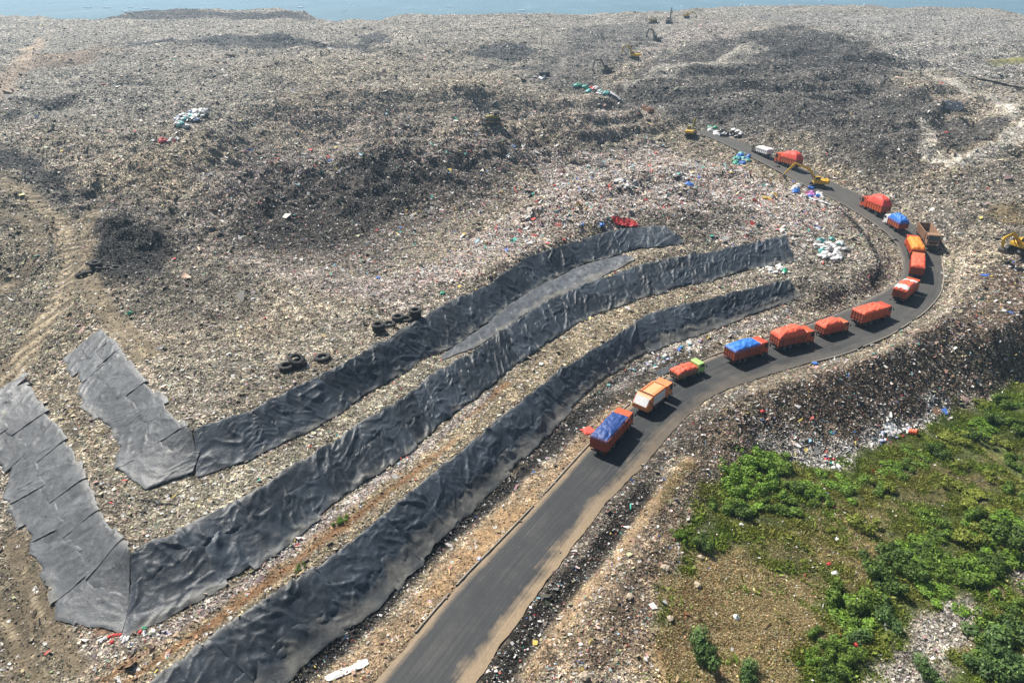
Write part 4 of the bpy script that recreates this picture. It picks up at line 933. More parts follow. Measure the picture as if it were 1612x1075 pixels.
def truck(rear, front, z, label, cab=M_ORANGE, bed=M_ORANGE, tarp='orange', bulge=.5, L_=None, W=2.5, hb=1.35, seed=1, bands=False, empty_=False, small=False, cab_h=2.75, peak=2.6, name='dump_truck', group='trucks queuing on the landfill road'):
    if cab is M_ORANGE: cab = M_ORANGES[seed % 3]
    if bed is M_ORANGE: bed = M_ORANGES[(seed+1) % 3]
    a = P(*rear, z); b = P(*front, z); c = (a+b)/2; d = b-a; rz = math.atan2(d[1], d[0])
    L_ = L_ or min(max(float(np.linalg.norm(d[:2])), 6.0), 9.4)
    if small: L_ = min(L_, 6.6)
    zz = max(road_z(c[0], c[1]), 0 if z < .2 else z-.6)
    t = empty(name, (c[0], c[1], zz), rz, label=label, category='truck', group=group)
    q = d[2]/np.linalg.norm(d[:2]) if np.linalg.norm(d[:2]) else 0
    h = L_/2; wr = .42 if small else .52; fz = .8 if small else .98
    cl_ = 1.55 if small else 1.85; hw = W/2; ch = cab_h if not small else 2.2
    # chassis
    m = MB().box(-h+.15, h-.4, -.48, -.32, fz-.3, fz-.02).box(-h+.15, h-.4, .32, .48, fz-.3, fz-.02)
    for k in range(5): m.box(-h+.5+k*(L_-1.6)/4, -h+.62+k*(L_-1.6)/4, -.32, .32, fz-.25, fz-.08)
    m.box(-h+.05, -h+.15, -hw+.1, hw-.1, fz-.45, fz-.25); m.build('chassis', M_CHAS, t)
    for s in (1, -1):
        box('fuel_tank' if s > 0 else 'tool_box', M_CHAS, t, -.1, .9, s*hw-.1 if s < 0 else hw-.55, s*hw+.45 if s < 0 else hw-.0-.05, fz-.5, fz-.08)
    # cab over the engine
    prof = [(h-cl_, fz-.28), (h-.02, fz-.28), (h, fz+.1), (h-.02, fz+.62), (h-.22, ch-.12), (h-.38, ch), (h-cl_+.1, ch), (h-cl_, ch-.1)]
    cb = MB().prism(prof, -hw+.06, hw-.06).build('cab', cab, t, .05)
    dx, dz = -.20, ch-.12-(fz+.62)
    wnx = MB().prism([(h-.02+.012, fz+.70), (h-.20+.012, ch-.20), (h-.20-.02, ch-.20), (h-.02-.02, fz+.70)], -hw+.2, hw-.2).build('windscreen', M_GLASS, cb, .0)
    for s in (1, -1):
        y = s*(hw-.06); MB().prism([(h-.16, fz+.72), (h-.30, ch-.22), (h-.95, ch-.22), (h-1.05, fz+.68)], min(y, y+s*.015), max(y, y+s*.015)).build('side_window', M_GLASS, cb)
        MB().rod((h-.12, s*(hw-.05), ch-.45), (h+.06, s*(hw+.16), ch-.45), .02).box(h+.0, h+.08, s*(hw+.18)-.10, s*(hw+.18)+.10, ch-.85, ch-.42).build('mirror', M_CHAS, cb)
        box('headlight', M_LAMP, cb, h-.02, h+.03, s*(hw-.42)-.16, s*(hw-.42)+.16, fz-.12, fz+.06, bevel=.0)
        box('tail_lamp', M_RLAMP, t, -h+.02, -h+.055, s*(hw-.35)-.14, s*(hw-.35)+.14, fz-.42, fz-.28, bevel=0)
        if not small: box('mudguard', M_CHAS, t, h-1.75, h-.6, s*(hw-.2)-.16, s*(hw-.2)+.16, wr*2+.03, wr*2+.09)
    box('bumper', M_CHAS if cab is not M_WHITE else M_WHITE, t, h-.1, h+.08, -hw+.04, hw-.04, fz-.55, fz-.29, bevel=.03)
    MB().box(h, h+.015, -hw+.45, hw-.45, fz+.15, fz+.45).build('grille', M_CHAS, cb)
    # wheels
    ax = [h-1.15] + ([-h+1.35, -h+2.65] if L_ > 7.6 else [-h+1.45])
    for i, xx in enumerate(ax):
        for s in (1, -1): wheel(t, xx, s*(hw-.16 if i == 0 else hw-.27), wr, .28 if i == 0 else .5)
    # bed
    x0, x1 = -h, h-cl_-.18; rim = fz+.12+hb
    m = MB().box(x0+.06, x1, -hw, hw, fz, fz+.12).box(x0, x1-.06, -hw, -hw+.07, fz+.12, rim).box(x0, x1-.06, hw-.07, hw, fz+.12, rim).box(x1-.06, x1, -hw, hw, fz+.12, rim)
    n = max(5, int((x1-x0)/.75))
    for k in range(n+1):
        xx = x0+.06+(x1-x0-.18)*k/n
        for s in (1, -1): m.box(xx-.05, xx+.05, s*(hw+.045)-.045, s*(hw+.045)+.045, fz+.02, rim-.04)
    for s in (1, -1): m.box(x0, x1, s*(hw+.03)-.055, s*(hw+.03)+.055, rim-.06, rim+.03)
    bd = m.build('bed', bed, t, .0)
    m = MB().box(x0-.07, x0, -hw+.0, hw-.0, fz+.05, rim-.02)
    for k in range(5): m.box(x0-.13, x0-.07, -hw+.08+k*(W-.26)/4, -hw+.18+k*(W-.26)/4, fz+.05, rim-.05)
    m.box(x0-.12, x0-.07, -hw, hw, fz+.6, fz+.68); m.build('tailgate', M_RUST if bed in M_ORANGES else bed, bd)
    if empty_:
        MB().box(x0+.1, x1-.08, -hw+.08, hw-.08, fz+.121, fz+.16).build('bed_floor', M_CHAS, bd)
        m = MB(); 
        for yy, cc in ((-.6, .25), (.1, .32), (.7, .22)): m.lathe([(.01, -.02), (cc, .02), (cc*.8, .3), (.01, .42)], (x1-.6, yy, fz+.8), 'z', 9)
        m.box(x1-1.0, x1-.1, -hw+.1, hw-.1, fz+.16, fz+.82); m.build('litter_in_bed', TARPS['white'], bd)
    else:
        Ld = x1-x0+.1; me = load_mesh(Ld, W+.1, rim, bulge, seed, peak=max(peak, 4.2) if bulge > .75 else peak)
        lo = link('load_cover', me, TARPS[tarp], t); lo.location = ((x0+x1)/2-.03, 0, 0)
        if bands:
            for u0, u1 in ((-.92, -.55), (.45, .97)):
                nu, nv = 44, 22; co = np.empty(len(me.vertices)*3); me.vertices.foreach_get('co', co); g = co.reshape(nu, nv, 3)
                i0, i1 = int((u0+1)/2*(nu-1)), int((u1+1)/2*(nu-1)); gg = g[i0:i1+1, 1:-1].copy(); gg[..., 2] += .03
                gg[0, :, 0] += .12*np.sin(np.arange(nv-2)*.9); gg[-1, :, 0] += .1*np.sin(np.arange(nv-2)*.7+1)
                link('white_strip', quick_mesh('white_strip', gg.reshape(-1, 3), grid_faces(i1-i0+1, nv-2), True), TARPS['white'], lo)
    t.rotation_euler = (0, -math.atan(q)*1.0, rz); t.scale = (1.06, 1.06, 1.22) if z > 5.2 else (1, 1, 1.06)
    return t
RCxy = RC[:, :2]
def road_z(x, y):
    k = np.argmin(np.hypot(RCxy[:, 0]-x, RCxy[:, 1]-y)); return float(RC[k, 2])+.06
truck((941,717),(984,668),.1,'orange dump truck with a deep blue tarp over its load, last in the queue', tarp='navy', bed=M_RUST, bulge=.35, seed=3, W=2.6, hb=1.7)
truck((1062,600),(1100,586),.5,'small truck with a lime green cab and an orange tarp over its low bed', cab=M_LIME, bed=M_BROWN, small=True, bulge=.42, seed=4, W=2.1, hb=.8)
truck((1146,572),(1199,556),1.0,'orange dump truck under a bright blue tarp, ahead of the lime green cab', tarp='blue', bed=M_RUST, bulge=.5, seed=5, W=2.6, hb=1.6)
truck((1217,549),(1272,538),1.5,'large orange truck with a high bulging orange tarp, just ahead of the bright blue one', bulge=1.0, seed=6, bed=M_RUST, W=2.6, hb=1.5, peak=3)
truck((1289,529),(1326,520),1.9,'short orange truck with an orange tarp hanging over its sides, between two longer orange trucks', bulge=.6, seed=7, small=True, W=2.3, hb=1.2, peak=4)
truck((1346,512),(1391,498),2.5,'orange truck with a flat orange cover level with its bed and a pale ribbed tailgate', bulge=.12, seed=8, W=2.6, hb=1.7, peak=8)
truck((1412,476),(1434,458),3.2,'orange truck with two white strips across its orange tarp, in the tightest bend', bulge=.55, seed=9, bands=True, W=2.5, hb=1.5, peak=5)
truck((1440,440),(1441,414),4.2,'orange truck with a plain orange tarp, between the white-striped and amber covered trucks', bulge=.5, seed=10, W=2.5, hb=1.5, peak=5)
truck((1443,412),(1430,384),5.0,'orange truck with a bright amber tarp, beside the empty brown truck', tarp='amber', bulge=.8, seed=11, W=2.5, hb=1.4)
truck((1448,368),(1468,396),5.4,'empty brown dump truck driving towards the viewer down the road', cab=M_BROWN, bed=M_BROWN, empty_=True, seed=12, W=2.5, hb=1.5)
truck((1419,365),(1396,352),6.4,'small truck with a white cab and a bright blue tarp, behind the red covered truck', cab=M_WHITE, bed=M_RUST, tarp='blue', bulge=.9, seed=13, small=True, W=2.2, hb=1.1)
truck((1391,340),(1360,327),7.5,'orange truck with a tall domed red tarp, ahead of the white cab', tarp='red', bulge=1.3, seed=14, W=2.6, hb=1.3)
truck((1255,266),(1224,257),11.5,'orange truck with a domed red tarp, furthest up the road beside the yellow excavator', tarp='red', bulge=1.2, seed=15, W=2.6, hb=1.3)
truck((1214,250),(1184,240),12.3,'white and dark small truck near the top of the road, ahead of every covered truck', cab=M_DKMACH, bed=M_WHITE, tarp='white', bulge=.25, seed=16, small=True, W=2.3, hb=.9)
h_ = hit(1021, 177)
truck((1032,180),(1006,170),float(h_[2])+.1,'old brown truck bed on the waste above the road, behind the olive excavator', cab=M_BROWN, bed=M_BROWN, empty_=True, seed=17, W=2.5, hb=1.4, group='trucks off the road').scale = (.72,)*3

# garbage compactor
def compactor(rear, front, z):
    a = P(*rear, z); b = P(*front, z); c = (a+b)/2; d = b-a
    t = empty('compactor_truck', (c[0], c[1], road_z(c[0], c[1])), math.atan2(d[1], d[0]), label='orange and white compactor garbage truck with a sloping tail hopper, second in the queue', category='garbage truck', group='trucks queuing on the landfill road')
    h = 4.0; hw = 1.25; fz = .95; ch = 2.85
    M_LO = mat('light_orange_paint', (.72, .24, .085), .45, dirt=.3, dcol=(.4, .2, .1))
    MB().box(-h+.6, h-.4, -.48, -.32, fz-.3, fz-.02).box(-h+.6, h-.4, .32, .48, fz-.3, fz-.02).box(-.3, .9, -hw+.05, hw-.05, fz-.5, fz-.1).build('chassis', M_CHAS, t)
    cb = MB().prism([(h-1.9, fz-.28), (h, fz-.28), (h, fz+.6), (h-.2, ch-.1), (h-.4, ch), (h-1.8, ch), (h-1.9, ch-.1)], -hw+.05, hw-.05).build('cab', M_LO, t, .05)
    MB().prism([(h+.012, fz+.68), (h-.19, ch-.18), (h-.23, ch-.18), (h-.03, fz+.68)], -hw+.2, hw-.2).build('windscreen', M_GLASS, cb)
    for s in (1, -1):
        y = s*(hw-.05); MB().prism([(h-.16, fz+.7), (h-.3, ch-.22), (h-1.0, ch-.22), (h-1.1, fz+.68)], min(y, y+s*.015), max(y, y+s*.015)).build('side_window', M_GLASS, cb)
        box('headlight', M_LAMP, cb, h-.02, h+.03, s*.85-.16, s*.85+.16, fz-.12, fz+.06, bevel=0)
        MB().rod((h-.1, s*(hw-.05), ch-.4), (h+.05, s*(hw+.18), ch-.4), .02).box(h, h+.08, s*(hw+.18)-.1, s*(hw+.18)+.1, ch-.85, ch-.4).build('mirror', M_CHAS, cb)
        box('side_panel', M_WHITE, t, -1.9, 1.5, s*hw-.02 if s > 0 else -hw-.03, hw+.03 if s > 0 else -hw+.02, fz+.25, 2.75, bevel=.01)
        box('roof_rail', M_LO, t, -2.1, 1.6, s*(hw-.12)-.12, s*(hw-.12)+.12, 2.98, 3.10)
    box('bumper', M_CHAS, t, h-.1, h+.08, -hw+.04, hw-.04, fz-.55, fz-.29)
    box('body', M_LO, t, -2.1, 1.65, -hw+.0, hw-.0, fz, 3.0, bevel=.12)
    box('roof_plate', mat('tan_roof_paint', (.62, .36, .16), .55), t, -1.9, 1.4, -.75, .75, 2.985, 3.03)
    tg = MB().prism([(-2.12, 3.02), (-2.12, fz-.2), (-3.3, fz-.35), (-4.0, fz+.15), (-4.0, fz+.75), (-3.05, 2.85), (-2.6, 3.05)], -hw-.04, hw+.04).build('tail_hopper', M_LO, t, .05)
    MB().prism([(-3.11, 2.89), (-3.98, 1.81), (-3.94, 1.78), (-3.07, 2.86)], -hw+.1, hw-.1).build('hopper_panel', M_WHITE, tg)
    MB().box(-2.3, -2.1, -hw+.1, hw-.1, 3.03, 3.14).build('gap_cover', M_CHAS, tg)
    for s in (1, -1): MB().rod((-2.2, s*(hw+.1), 1.3), (-3.2, s*(hw+.1), 2.5), .06).build('lift_cylinder', M_STEEL, tg)
    for i, xx in enumerate((h-1.2, -h+1.9, -h+3.1)):
        for s in (1, -1): wheel(t, xx, s*(hw-.16 if i == 0 else hw-.27), .52, .28 if i == 0 else .5)
compactor((1004,654), (1048,620), .2)

# excavators and bulldozers
def track_mesh(L_, hgt, y0, y1):
    r = hgt/2; pts = []
    for k in range(9): a = -math.pi/2+math.pi*k/8; pts.append((L_/2-r+r*math.cos(a), r+r*math.sin(a)))
    for k in range(9): a = math.pi/2+math.pi*k/8; pts.append((-L_/2+r+r*math.cos(a), r+r*math.sin(a)))
    m = MB().prism(pts, y0, y1)
    n = 13
    for k in range(n):
        x = -L_/2+r+(L_-2*r)*k/(n-1); m.box(x-.06, x+.06, y0-.02, y1+.02, hgt, hgt+.05)
    return m
def excavator(px, py, head, label, paint=M_YEL, boom=((.6,1.9),(2.6,5.2),(5.6,5.4)), stick=((5.6,5.4),(6.6,2.4)), track_rot=0.0, scale=1.0, loc=None, group='excavators working on the waste', boom_paint=None):
    p = hit(px, py) if loc is None else loc
    t = empty('excavator', (p[0], p[1], p[2]-.05), head, label=label, category='excavator', group=group); t.scale = (scale,)*3
    for s in (1, -1):
        tr_ = track_mesh(3.9, .85, s*1.15-.3, s*1.15+.3).build('track', M_CHAS, t); tr_.rotation_euler[2] = track_rot
        m = MB()
        for k in range(6): m.lathe([(.01, s*1.46), (.17, s*1.46), (.17, s*1.40)], (-1.4+k*.56, 0, .3), n=10)
        m.build('track_roller', M_STEEL, tr_)
    MB().box(-.9, .9, -.85, .85, .45, .9).lathe([(.01, .9), (.7, .9), (.7, 1.1), (.01, 1.1)], (0, 0, 0), 'z', 18).build('undercarriage', M_CHAS, t)
    up = MB().box(-2.1, 1.2, -1.3, 1.3, 1.1, 1.75).box(-2.1, .1, -1.3, -.35, 1.75, 2.1).box(-1.9, -.4, -.35, 1.3, 1.75, 2.0).build('upper_body', paint, t, .06)
    MB().prism([(-2.1, 1.15), (-2.7, 1.3), (-2.75, 1.95), (-2.5, 2.15), (-2.1, 2.15)], -1.3, 1.3).build('counterweight', paint if paint is not M_OLIVE else M_YEL, t, .06)
    MB().rod((-1.6, -.9, 2.1), (-1.6, -.9, 2.6), .07).build('exhaust_pipe', M_CHAS, up)
    cb = MB().prism([(-.35, 1.75), (1.25, 1.75), (1.3, 2.3), (.95, 3.0), (-.25, 3.0)], .4, 1.28).build('cab', paint, t, .04)
    for y0, y1 in ((1.28, 1.295), (.385, .4)): MB().prism([(-.2, 2.2), (1.15, 2.2), (1.15, 2.35), (.86, 2.88), (-.15, 2.88)], y0, y1).build('cab_window', M_GLASS, cb)
    MB().prism([(1.285, 2.25), (1.315, 2.32), (.985, 2.97), (.955, 2.93)], .5, 1.18).build('windscreen', M_GLASS, cb)
    bp_ = boom_paint or paint
    b = boom; n = len(b)
    bm_ = MB().beam(b, [.24]+[.36]*(n-2)+[.2], -.28, .08).build('boom', bp_, t, .03)
    st_ = MB().beam(stick, [.3, .15], -.24, .04).build('stick', bp_, t, .03)
    e = stick[-1]; dirx = stick[-1][0]-stick[0][0]
    k = -1
    MB().prism([(e[0]+.15, e[1]+.2), (e[0]-.15, e[1]+.1), (e[0]+k*.75, e[1]-.25), (e[0]+k*.85, e[1]-.7), (e[0]+k*.45, e[1]-1.0), (e[0]+.1, e[1]-.75), (e[0]+.3, e[1]-.2)], -.62, .42).build('bucket', M_STEEL, st_, .02)
    mp = b[len(b)//2]
    for s in (.16, -.36): MB().rod((1.0, s, 1.4), (mp[0]*.75+.25, s, mp[1]*.8), .08).build('boom_cylinder', M_STEEL, t)
    MB().rod((mp[0], -.1, mp[1]+.45), (stick[0][0]+.1, -.1, stick[0][1]+.45), .075).build('stick_cylinder', M_STEEL, bm_)
    return t
R_ = math.radians
excavator(1287,293,R_(168),'bright yellow excavator reaching its long arm over the road, above the queue of trucks', boom=((.6,1.9),(2.8,4.6),(6.6,6.0)), stick=((6.6,6.0),(9.0,2.8)), scale=1.0, loc=P(1286,294,9.7))
excavator(1087,214,R_(62),'dusty olive excavator seen from behind at the top of the road', M_OLIVE, boom=((.6,1.9),(2.0,4.6),(3.4,4.9)), stick=((3.4,4.9),(3.6,2.2)))
excavator(998,93,R_(150),'yellow excavator in the valley below the skyline, lowest of the bright ones there', boom=((.6,1.9),(2.6,4.9),(5.0,4.6)), stick=((5.0,4.6),(5.6,1.4)), scale=1.12)
excavator(955,114,R_(178),'dark excavator in the valley bottom left of the dark hill, arm arched to the left', M_DKMACH, boom=((.6,1.9),(2.6,4.7),(5.2,4.4)), stick=((5.2,4.4),(5.8,1.2)))
excavator(1033,66,R_(150),'dark excavator with raised arm on the pale tip, above the yellow one in the valley', M_DKMACH, boom=((.6,1.9),(2.4,5.2),(4.4,5.6)), stick=((4.4,5.6),(5.2,2.6)), scale=1.12)
excavator(1053,37,R_(60),'dark excavator on the skyline tip with its arm standing straight up', M_DKMACH, boom=((.6,1.9),(1.4,5.4),(2.2,8.0)), stick=((2.2,8.0),(3.0,6.0)), scale=1.1)
excavator(1081,28,R_(-10),'yellow excavator on the skyline, arm lowered to the right, furthest right of the distant machines', boom=((.6,1.9),(3.0,3.2),(5.6,2.6)), stick=((5.6,2.6),(6.4,1.0)), scale=1.0)
excavator(1604,396,R_(200),'yellow excavator cut by the right picture edge with its arm lowered over the waste', boom=((.6,1.9),(2.8,3.6),(5.0,3.0)), stick=((5.0,3.0),(4.4,1.2)), scale=1.2)
def bulldozer(px, py, head, label, paint=M_YEL, scale=1.0):
    p = hit(px, py); t = empty('bulldozer', (p[0], p[1], p[2]-.05), head, label=label, category='bulldozer', group='bulldozers on the waste'); t.scale = (scale,)*3
    for s in (1, -1):
        tr_ = track_mesh(4.2, 1.15, s*1.1-.32, s*1.1+.32).build('track', M_CHAS, t); m = MB()
        for k in range(6): m.lathe([(.01, s*1.44), (.2, s*1.44), (.2, s*1.38)], (-1.5+k*.6, 0, .35), n=10)
        m.build('track_roller', M_STEEL, tr_)
    MB().box(-2, 2.1, -.75, .75, .6, 1.3).build('frame', M_CHAS, t)
    hd = MB().prism([(.1, 1.25), (2.2, 1.25), (2.2, 1.95), (.1, 2.2)], -.62, .62).build('engine_hood', paint, t, .06)
    MB().box(2.2, 2.24, -.5, .5, 1.35, 1.9).build('grille', M_CHAS, hd); MB().rod((1.2, .3, 2.0), (1.2, .3, 2.8), .08).build('exhaust_pipe', M_CHAS, hd)
    cb = MB().box(-1.7, .1, -.8, .8, 1.25, 1.9).build('cab', paint, t, .04)
    m = MB()
    for x in (-1.5, .0):
        for y in (-.75, .75): m.rod((x, y, 1.9), (x, y, 3.1), .06)
    m.build('canopy_post', M_CHAS, cb); MB().box(-1.8, .3, -.95, .95, 3.1, 3.22).build('canopy_roof', M_DKMACH, cb, .03)
    MB().box(-1.2, -.5, -.35, .35, 1.9, 2.5).build('seat', M_CHAS, cb)
    bl = MB().prism([(3.0, .1), (3.2, .1), (3.05, .7), (3.2, 1.5), (3.05, 1.5), (2.88, .75)], -1.9, 1.9).build('blade', M_STEEL, t)
    for s in (1, -1): MB().rod((.4, s*1.5, .6), (2.95, s*1.5, .55), .1).build('push_arm', paint, t); MB().rod((1.9, s*.75, 1.6), (3.0, s*.8, 1.1), .07).build('lift_cylinder', M_STEEL, t)
    return t
bulldozer(776,193,R_(205),'dull yellow and black bulldozer alone on the crest of the big mound', M_OLIVE)
bulldozer(1029,36,R_(170),'yellow bulldozer near the skyline, left of the dark excavator with its arm straight up', scale=1.0)

# ------------------------------------------------------------------ tyres
def tyre_mesh():
    r, w_ = .62, .46
    return MB().lathe([(r*.55, w_*.12), (r*.56, w_*.05), (r*.72, 0), (r*.93, .03), (r, w_*.2), (r, w_*.8), (r*.93, w_-.03), (r*.72, w_), (r*.56, w_*.95), (r*.55, w_*.86), (r*.55, w_*.12)], (0, 0, 0), 'z', 26).mesh('tyre', True)
TY = tyre_mesh()
def tyre(px, py, lvl, label, group, tilt=0.0, s=1.0):
    p = hit(px, py); s = s*1.6; o = link('tyre', TY, M_BLACK); o.location = (p[0], p[1], p[2]+.46*lvl*s*.62-.02); o.rotation_euler = (tilt, tilt*.4, random.random()*6); o.scale = (s, s, s*.62)
    o['label'] = label; o['category'] = 'tyre'; o['group'] = group
gA = 'tyres stacked along the rim of the uppermost sheet'
for px, py, n in ((597,522,3),(613,512,1),(626,505,2),(639,504,1),(654,499,3)):
    for k in range(n):
        lab = {597: 'old black tyre in the leftmost three-high stack above the uppermost dark sheet', 613: 'single old tyre lying flat next to the leftmost three-high stack', 626: 'old black tyre in the two-high stack in the middle of the tyre row',
               639: 'single old tyre lying flat just left of the rightmost stack of the tyre row', 654: 'old black tyre in the rightmost three-high stack of the tyre row'}[px]
        tyre(px+random.uniform(-1, 1), py, k, lab, gA)
gB = 'tyres left of the row, near the uppermost sheet'
for px, py, n in ((452,583,2),(472,577,2)):
    for k in range(n): tyre(px, py, k, 'old black tyre in the low left stack of the pair near the sheet corner' if px == 452 else 'old black tyre in the stack topped by a tilted tyre', gB, s=1.05)
tyre(468,577,2,'old black tyre leaning tilted on top of a stack, left of the single flat tyre', gB, .35, 1.1)
tyre(508,565,0,'old tyre lying alone with its hole showing, between the two groups of stacks', gB, .06, 1.15)
gC = 'tyres beside the black earth heap'
for px, py, l in ((128,432,0),(137,430,0),(150,420,0),(151,420,1),(160,424,0),(172,422,0),(183,424,0),(146,414,0)):
    tyre(px, py, l, 'old black tyre dumped at the foot of the black earth heap on the left', gC, random.uniform(-.3, .3))

# ------------------------------------------------------------------ bags, sheets and other loose objects
def bag_mesh(seed):
    import bmesh
    bm = bmesh.new(); bmesh.ops.create_icosphere(bm, subdivisions=3, radius=.5)
    for v in bm.verts:
        p = v.co.copy(); n = float(fbm(p.x*2.4+seed, p.y*2.4+p.z*1.7, 3, seed*1.3)); f = 1+.5*n
        v.co = Vector((p.x*f*1.15, p.y*f, (p.z*f*.66)+.24))
        if v.co.z < .02: v.co.z = .02-.02*abs(n)
        k = max(0, p.z-.36)/.14; v.co.x *= 1-.55*k; v.co.y *= 1-.55*k; v.co.z += .16*k
    me = bpy.data.meshes.new('bag'); bm.to_mesh(me); bm.free(); me.polygons.foreach_set('use_smooth', np.ones(len(me.polygons), bool)); return me
BAGS = [bag_mesh(i+1.0) for i in range(6)]
BM = {'white': mat('white_bag', (.66, .65, .63), .5, dirt=.4, dcol=(.38, .34, .29), scale=3, bump=.3), 'grey': mat('grey_bag', (.34, .33, .32), .55, dirt=.4, scale=3, bump=.3), 'blue': mat('blue_bag', (.03, .15, .50), .4, dirt=.2, scale=3, bump=.3),
 'green': mat('green_bag', (.03, .33, .18), .45, dirt=.2, scale=3, bump=.3), 'teal': mat('teal_bag', (.10, .38, .36), .45, dirt=.3, dcol=(.4, .45, .42), scale=3, bump=.3), 'black': mat('black_bag', (.02, .02, .022), .3, dirt=.2, scale=3, bump=.3),
 'red': mat('red_bag', (.52, .04, .035), .5, dirt=.2, scale=3, bump=.3), 'yellow': mat('yellow_bag', (.55, .36, .08), .5, dirt=.4, scale=3, bump=.3), 'purple': mat('purple_bag', (.36, .12, .36), .5, dirt=.2, scale=3, bump=.3), 'lilac': mat('pale_blue_bag', (.38, .42, .60), .5, dirt=.3, dcol=(.5, .5, .5), scale=3, bump=.3)}
def bag(px, py, col, size, label, group=None, dz=0.0):
    p = hit(px, py); o = bpy.data.objects.new('rubbish_bag', random.choice(BAGS)); COL.objects.link(o)
    if not o.data.materials: o.data.materials.append(None)
    o.material_slots[0].link = 'OBJECT'; o.material_slots[0].material = BM[col]
    o.location = (p[0], p[1], p[2]+dz-.04*size); o.rotation_euler = (random.uniform(-.3, .3), random.uniform(-.3, .3), random.random()*6.28); s = size*.72*random.uniform(.7, 1.3); o.scale = (s*random.uniform(.8, 1.3), s, s*random.uniform(.75, 1.0))
    o['label'] = label; o['category'] = 'bag'
    if group: o['group'] = group
def heap(cx, cy, rx, ry, n, cols, size, where, group, slope=0.0, arc=None):
    for k in range(n):
        a = random.random()*6.28; r = math.sqrt(random.random()); c = random.choice(cols)
        ax_, ay_ = r*math.cos(a)*rx, r*math.sin(a)*ry
        word = {'white': 'white', 'grey': 'dusty grey', 'blue': 'bright blue', 'green': 'green', 'teal': 'pale teal', 'black': 'black', 'red': 'red', 'yellow': 'ochre', 'purple': 'purple', 'lilac': 'pale blue'}[c]
        bag(cx+ax_, cy+ay_+slope*ax_, c, size, f'{word} rubbish bag {where}', group+' ('+word+')')
W_, G_, B_ = 'white', 'grey', 'blue'
heap(1306,392,24,19,46,[W_,W_,W_,W_,W_,G_,'teal'],1.6,'in the pale spill inside the road bend','bags spilled inside the road bend')
heap(1228,424,20,7,16,[W_,W_,W_,G_,'green'],1.4,'just past the right end of the middle dark sheet','bags past the end of the middle sheet')
heap(1272,304,26,8,22,[W_,W_,G_,B_,'purple'],2.0,'in the row below the yellow excavator','bags below the yellow excavator',.25)
heap(1213,312,9,5,9,['yellow','yellow','grey'],1.8,'in the ochre heap left of the yellow excavator','ochre heap left of the excavator')
heap(1166,252,14,10,24,[W_,'teal',B_,B_,'green','teal'],1.7,'in the blue and teal heap left of the road top','blue and teal heap by the road top')
heap(1150,211,24,6,22,[W_,W_,G_,'black'],2.1,'in the white pile right of the olive excavator','white pile by the olive excavator')
heap(1120,204,8,4,5,['teal',W_,'green'],1.8,'just behind the olive excavator','bags behind the olive excavator')
heap(930,142,28,6,20,['teal','teal','green',W_,'grey','red'],2.4,'in the teal heap at the valley mouth','teal heap at the valley mouth',.25)
heap(842,122,18,2.5,8,[W_,G_],1.9,'in the white row at the valley bottom','white row at the valley bottom',.1)
heap(299,188,26,11,36,[W_,'lilac',W_,G_,'black','teal'],2.3,'in the lone scatter high on the left mound','lone scatter on the left mound',-.35)
heap(262,222,22,3,11,[W_,'red',G_],1.8,'at the left tail of the lone scatter on the left mound','tail of the lone scatter',-.1)
heap(985,290,20,7,16,[W_,W_,G_],1.4,'on the bright litter left of the big blue bag','white bags on the bright litter')
heap(1075,278,16,8,7,[W_,G_,'teal'],1.4,'around the lone blue bag on the bright litter','bags around the lone blue one')
heap(940,268,30,8,10,[W_,G_],1.2,'scattered on the pale litter band below the crest','bags on the pale band below the crest')
heap(1410,682,46,9,26,[W_,W_,W_,G_,'lilac','red'],.85,'in the white litter line at the foot of the dark slope','white litter line at the slope foot',-.35)
heap(1310,728,26,9,14,[W_,W_,G_,'red'],.7,'where the litter slope meets the bright weeds','litter meeting the weeds')
heap(1060,560,70,8,22,[W_,W_,'red','lilac',G_,'teal'],.75,'in the rubble between the lowest dark sheet and the trucks','rubble bags by the trucks',-.42)
heap(190,1004,60,10,16,[W_,W_,G_,'red','green'],.6,'under the corner of the middle dark sheet','bags under the sheet corner',-.2)
heap(470,830,90,5,14,[W_,W_,G_],.6,'along the foot of the middle dark sheet','bags along the middle sheet foot',-.8)
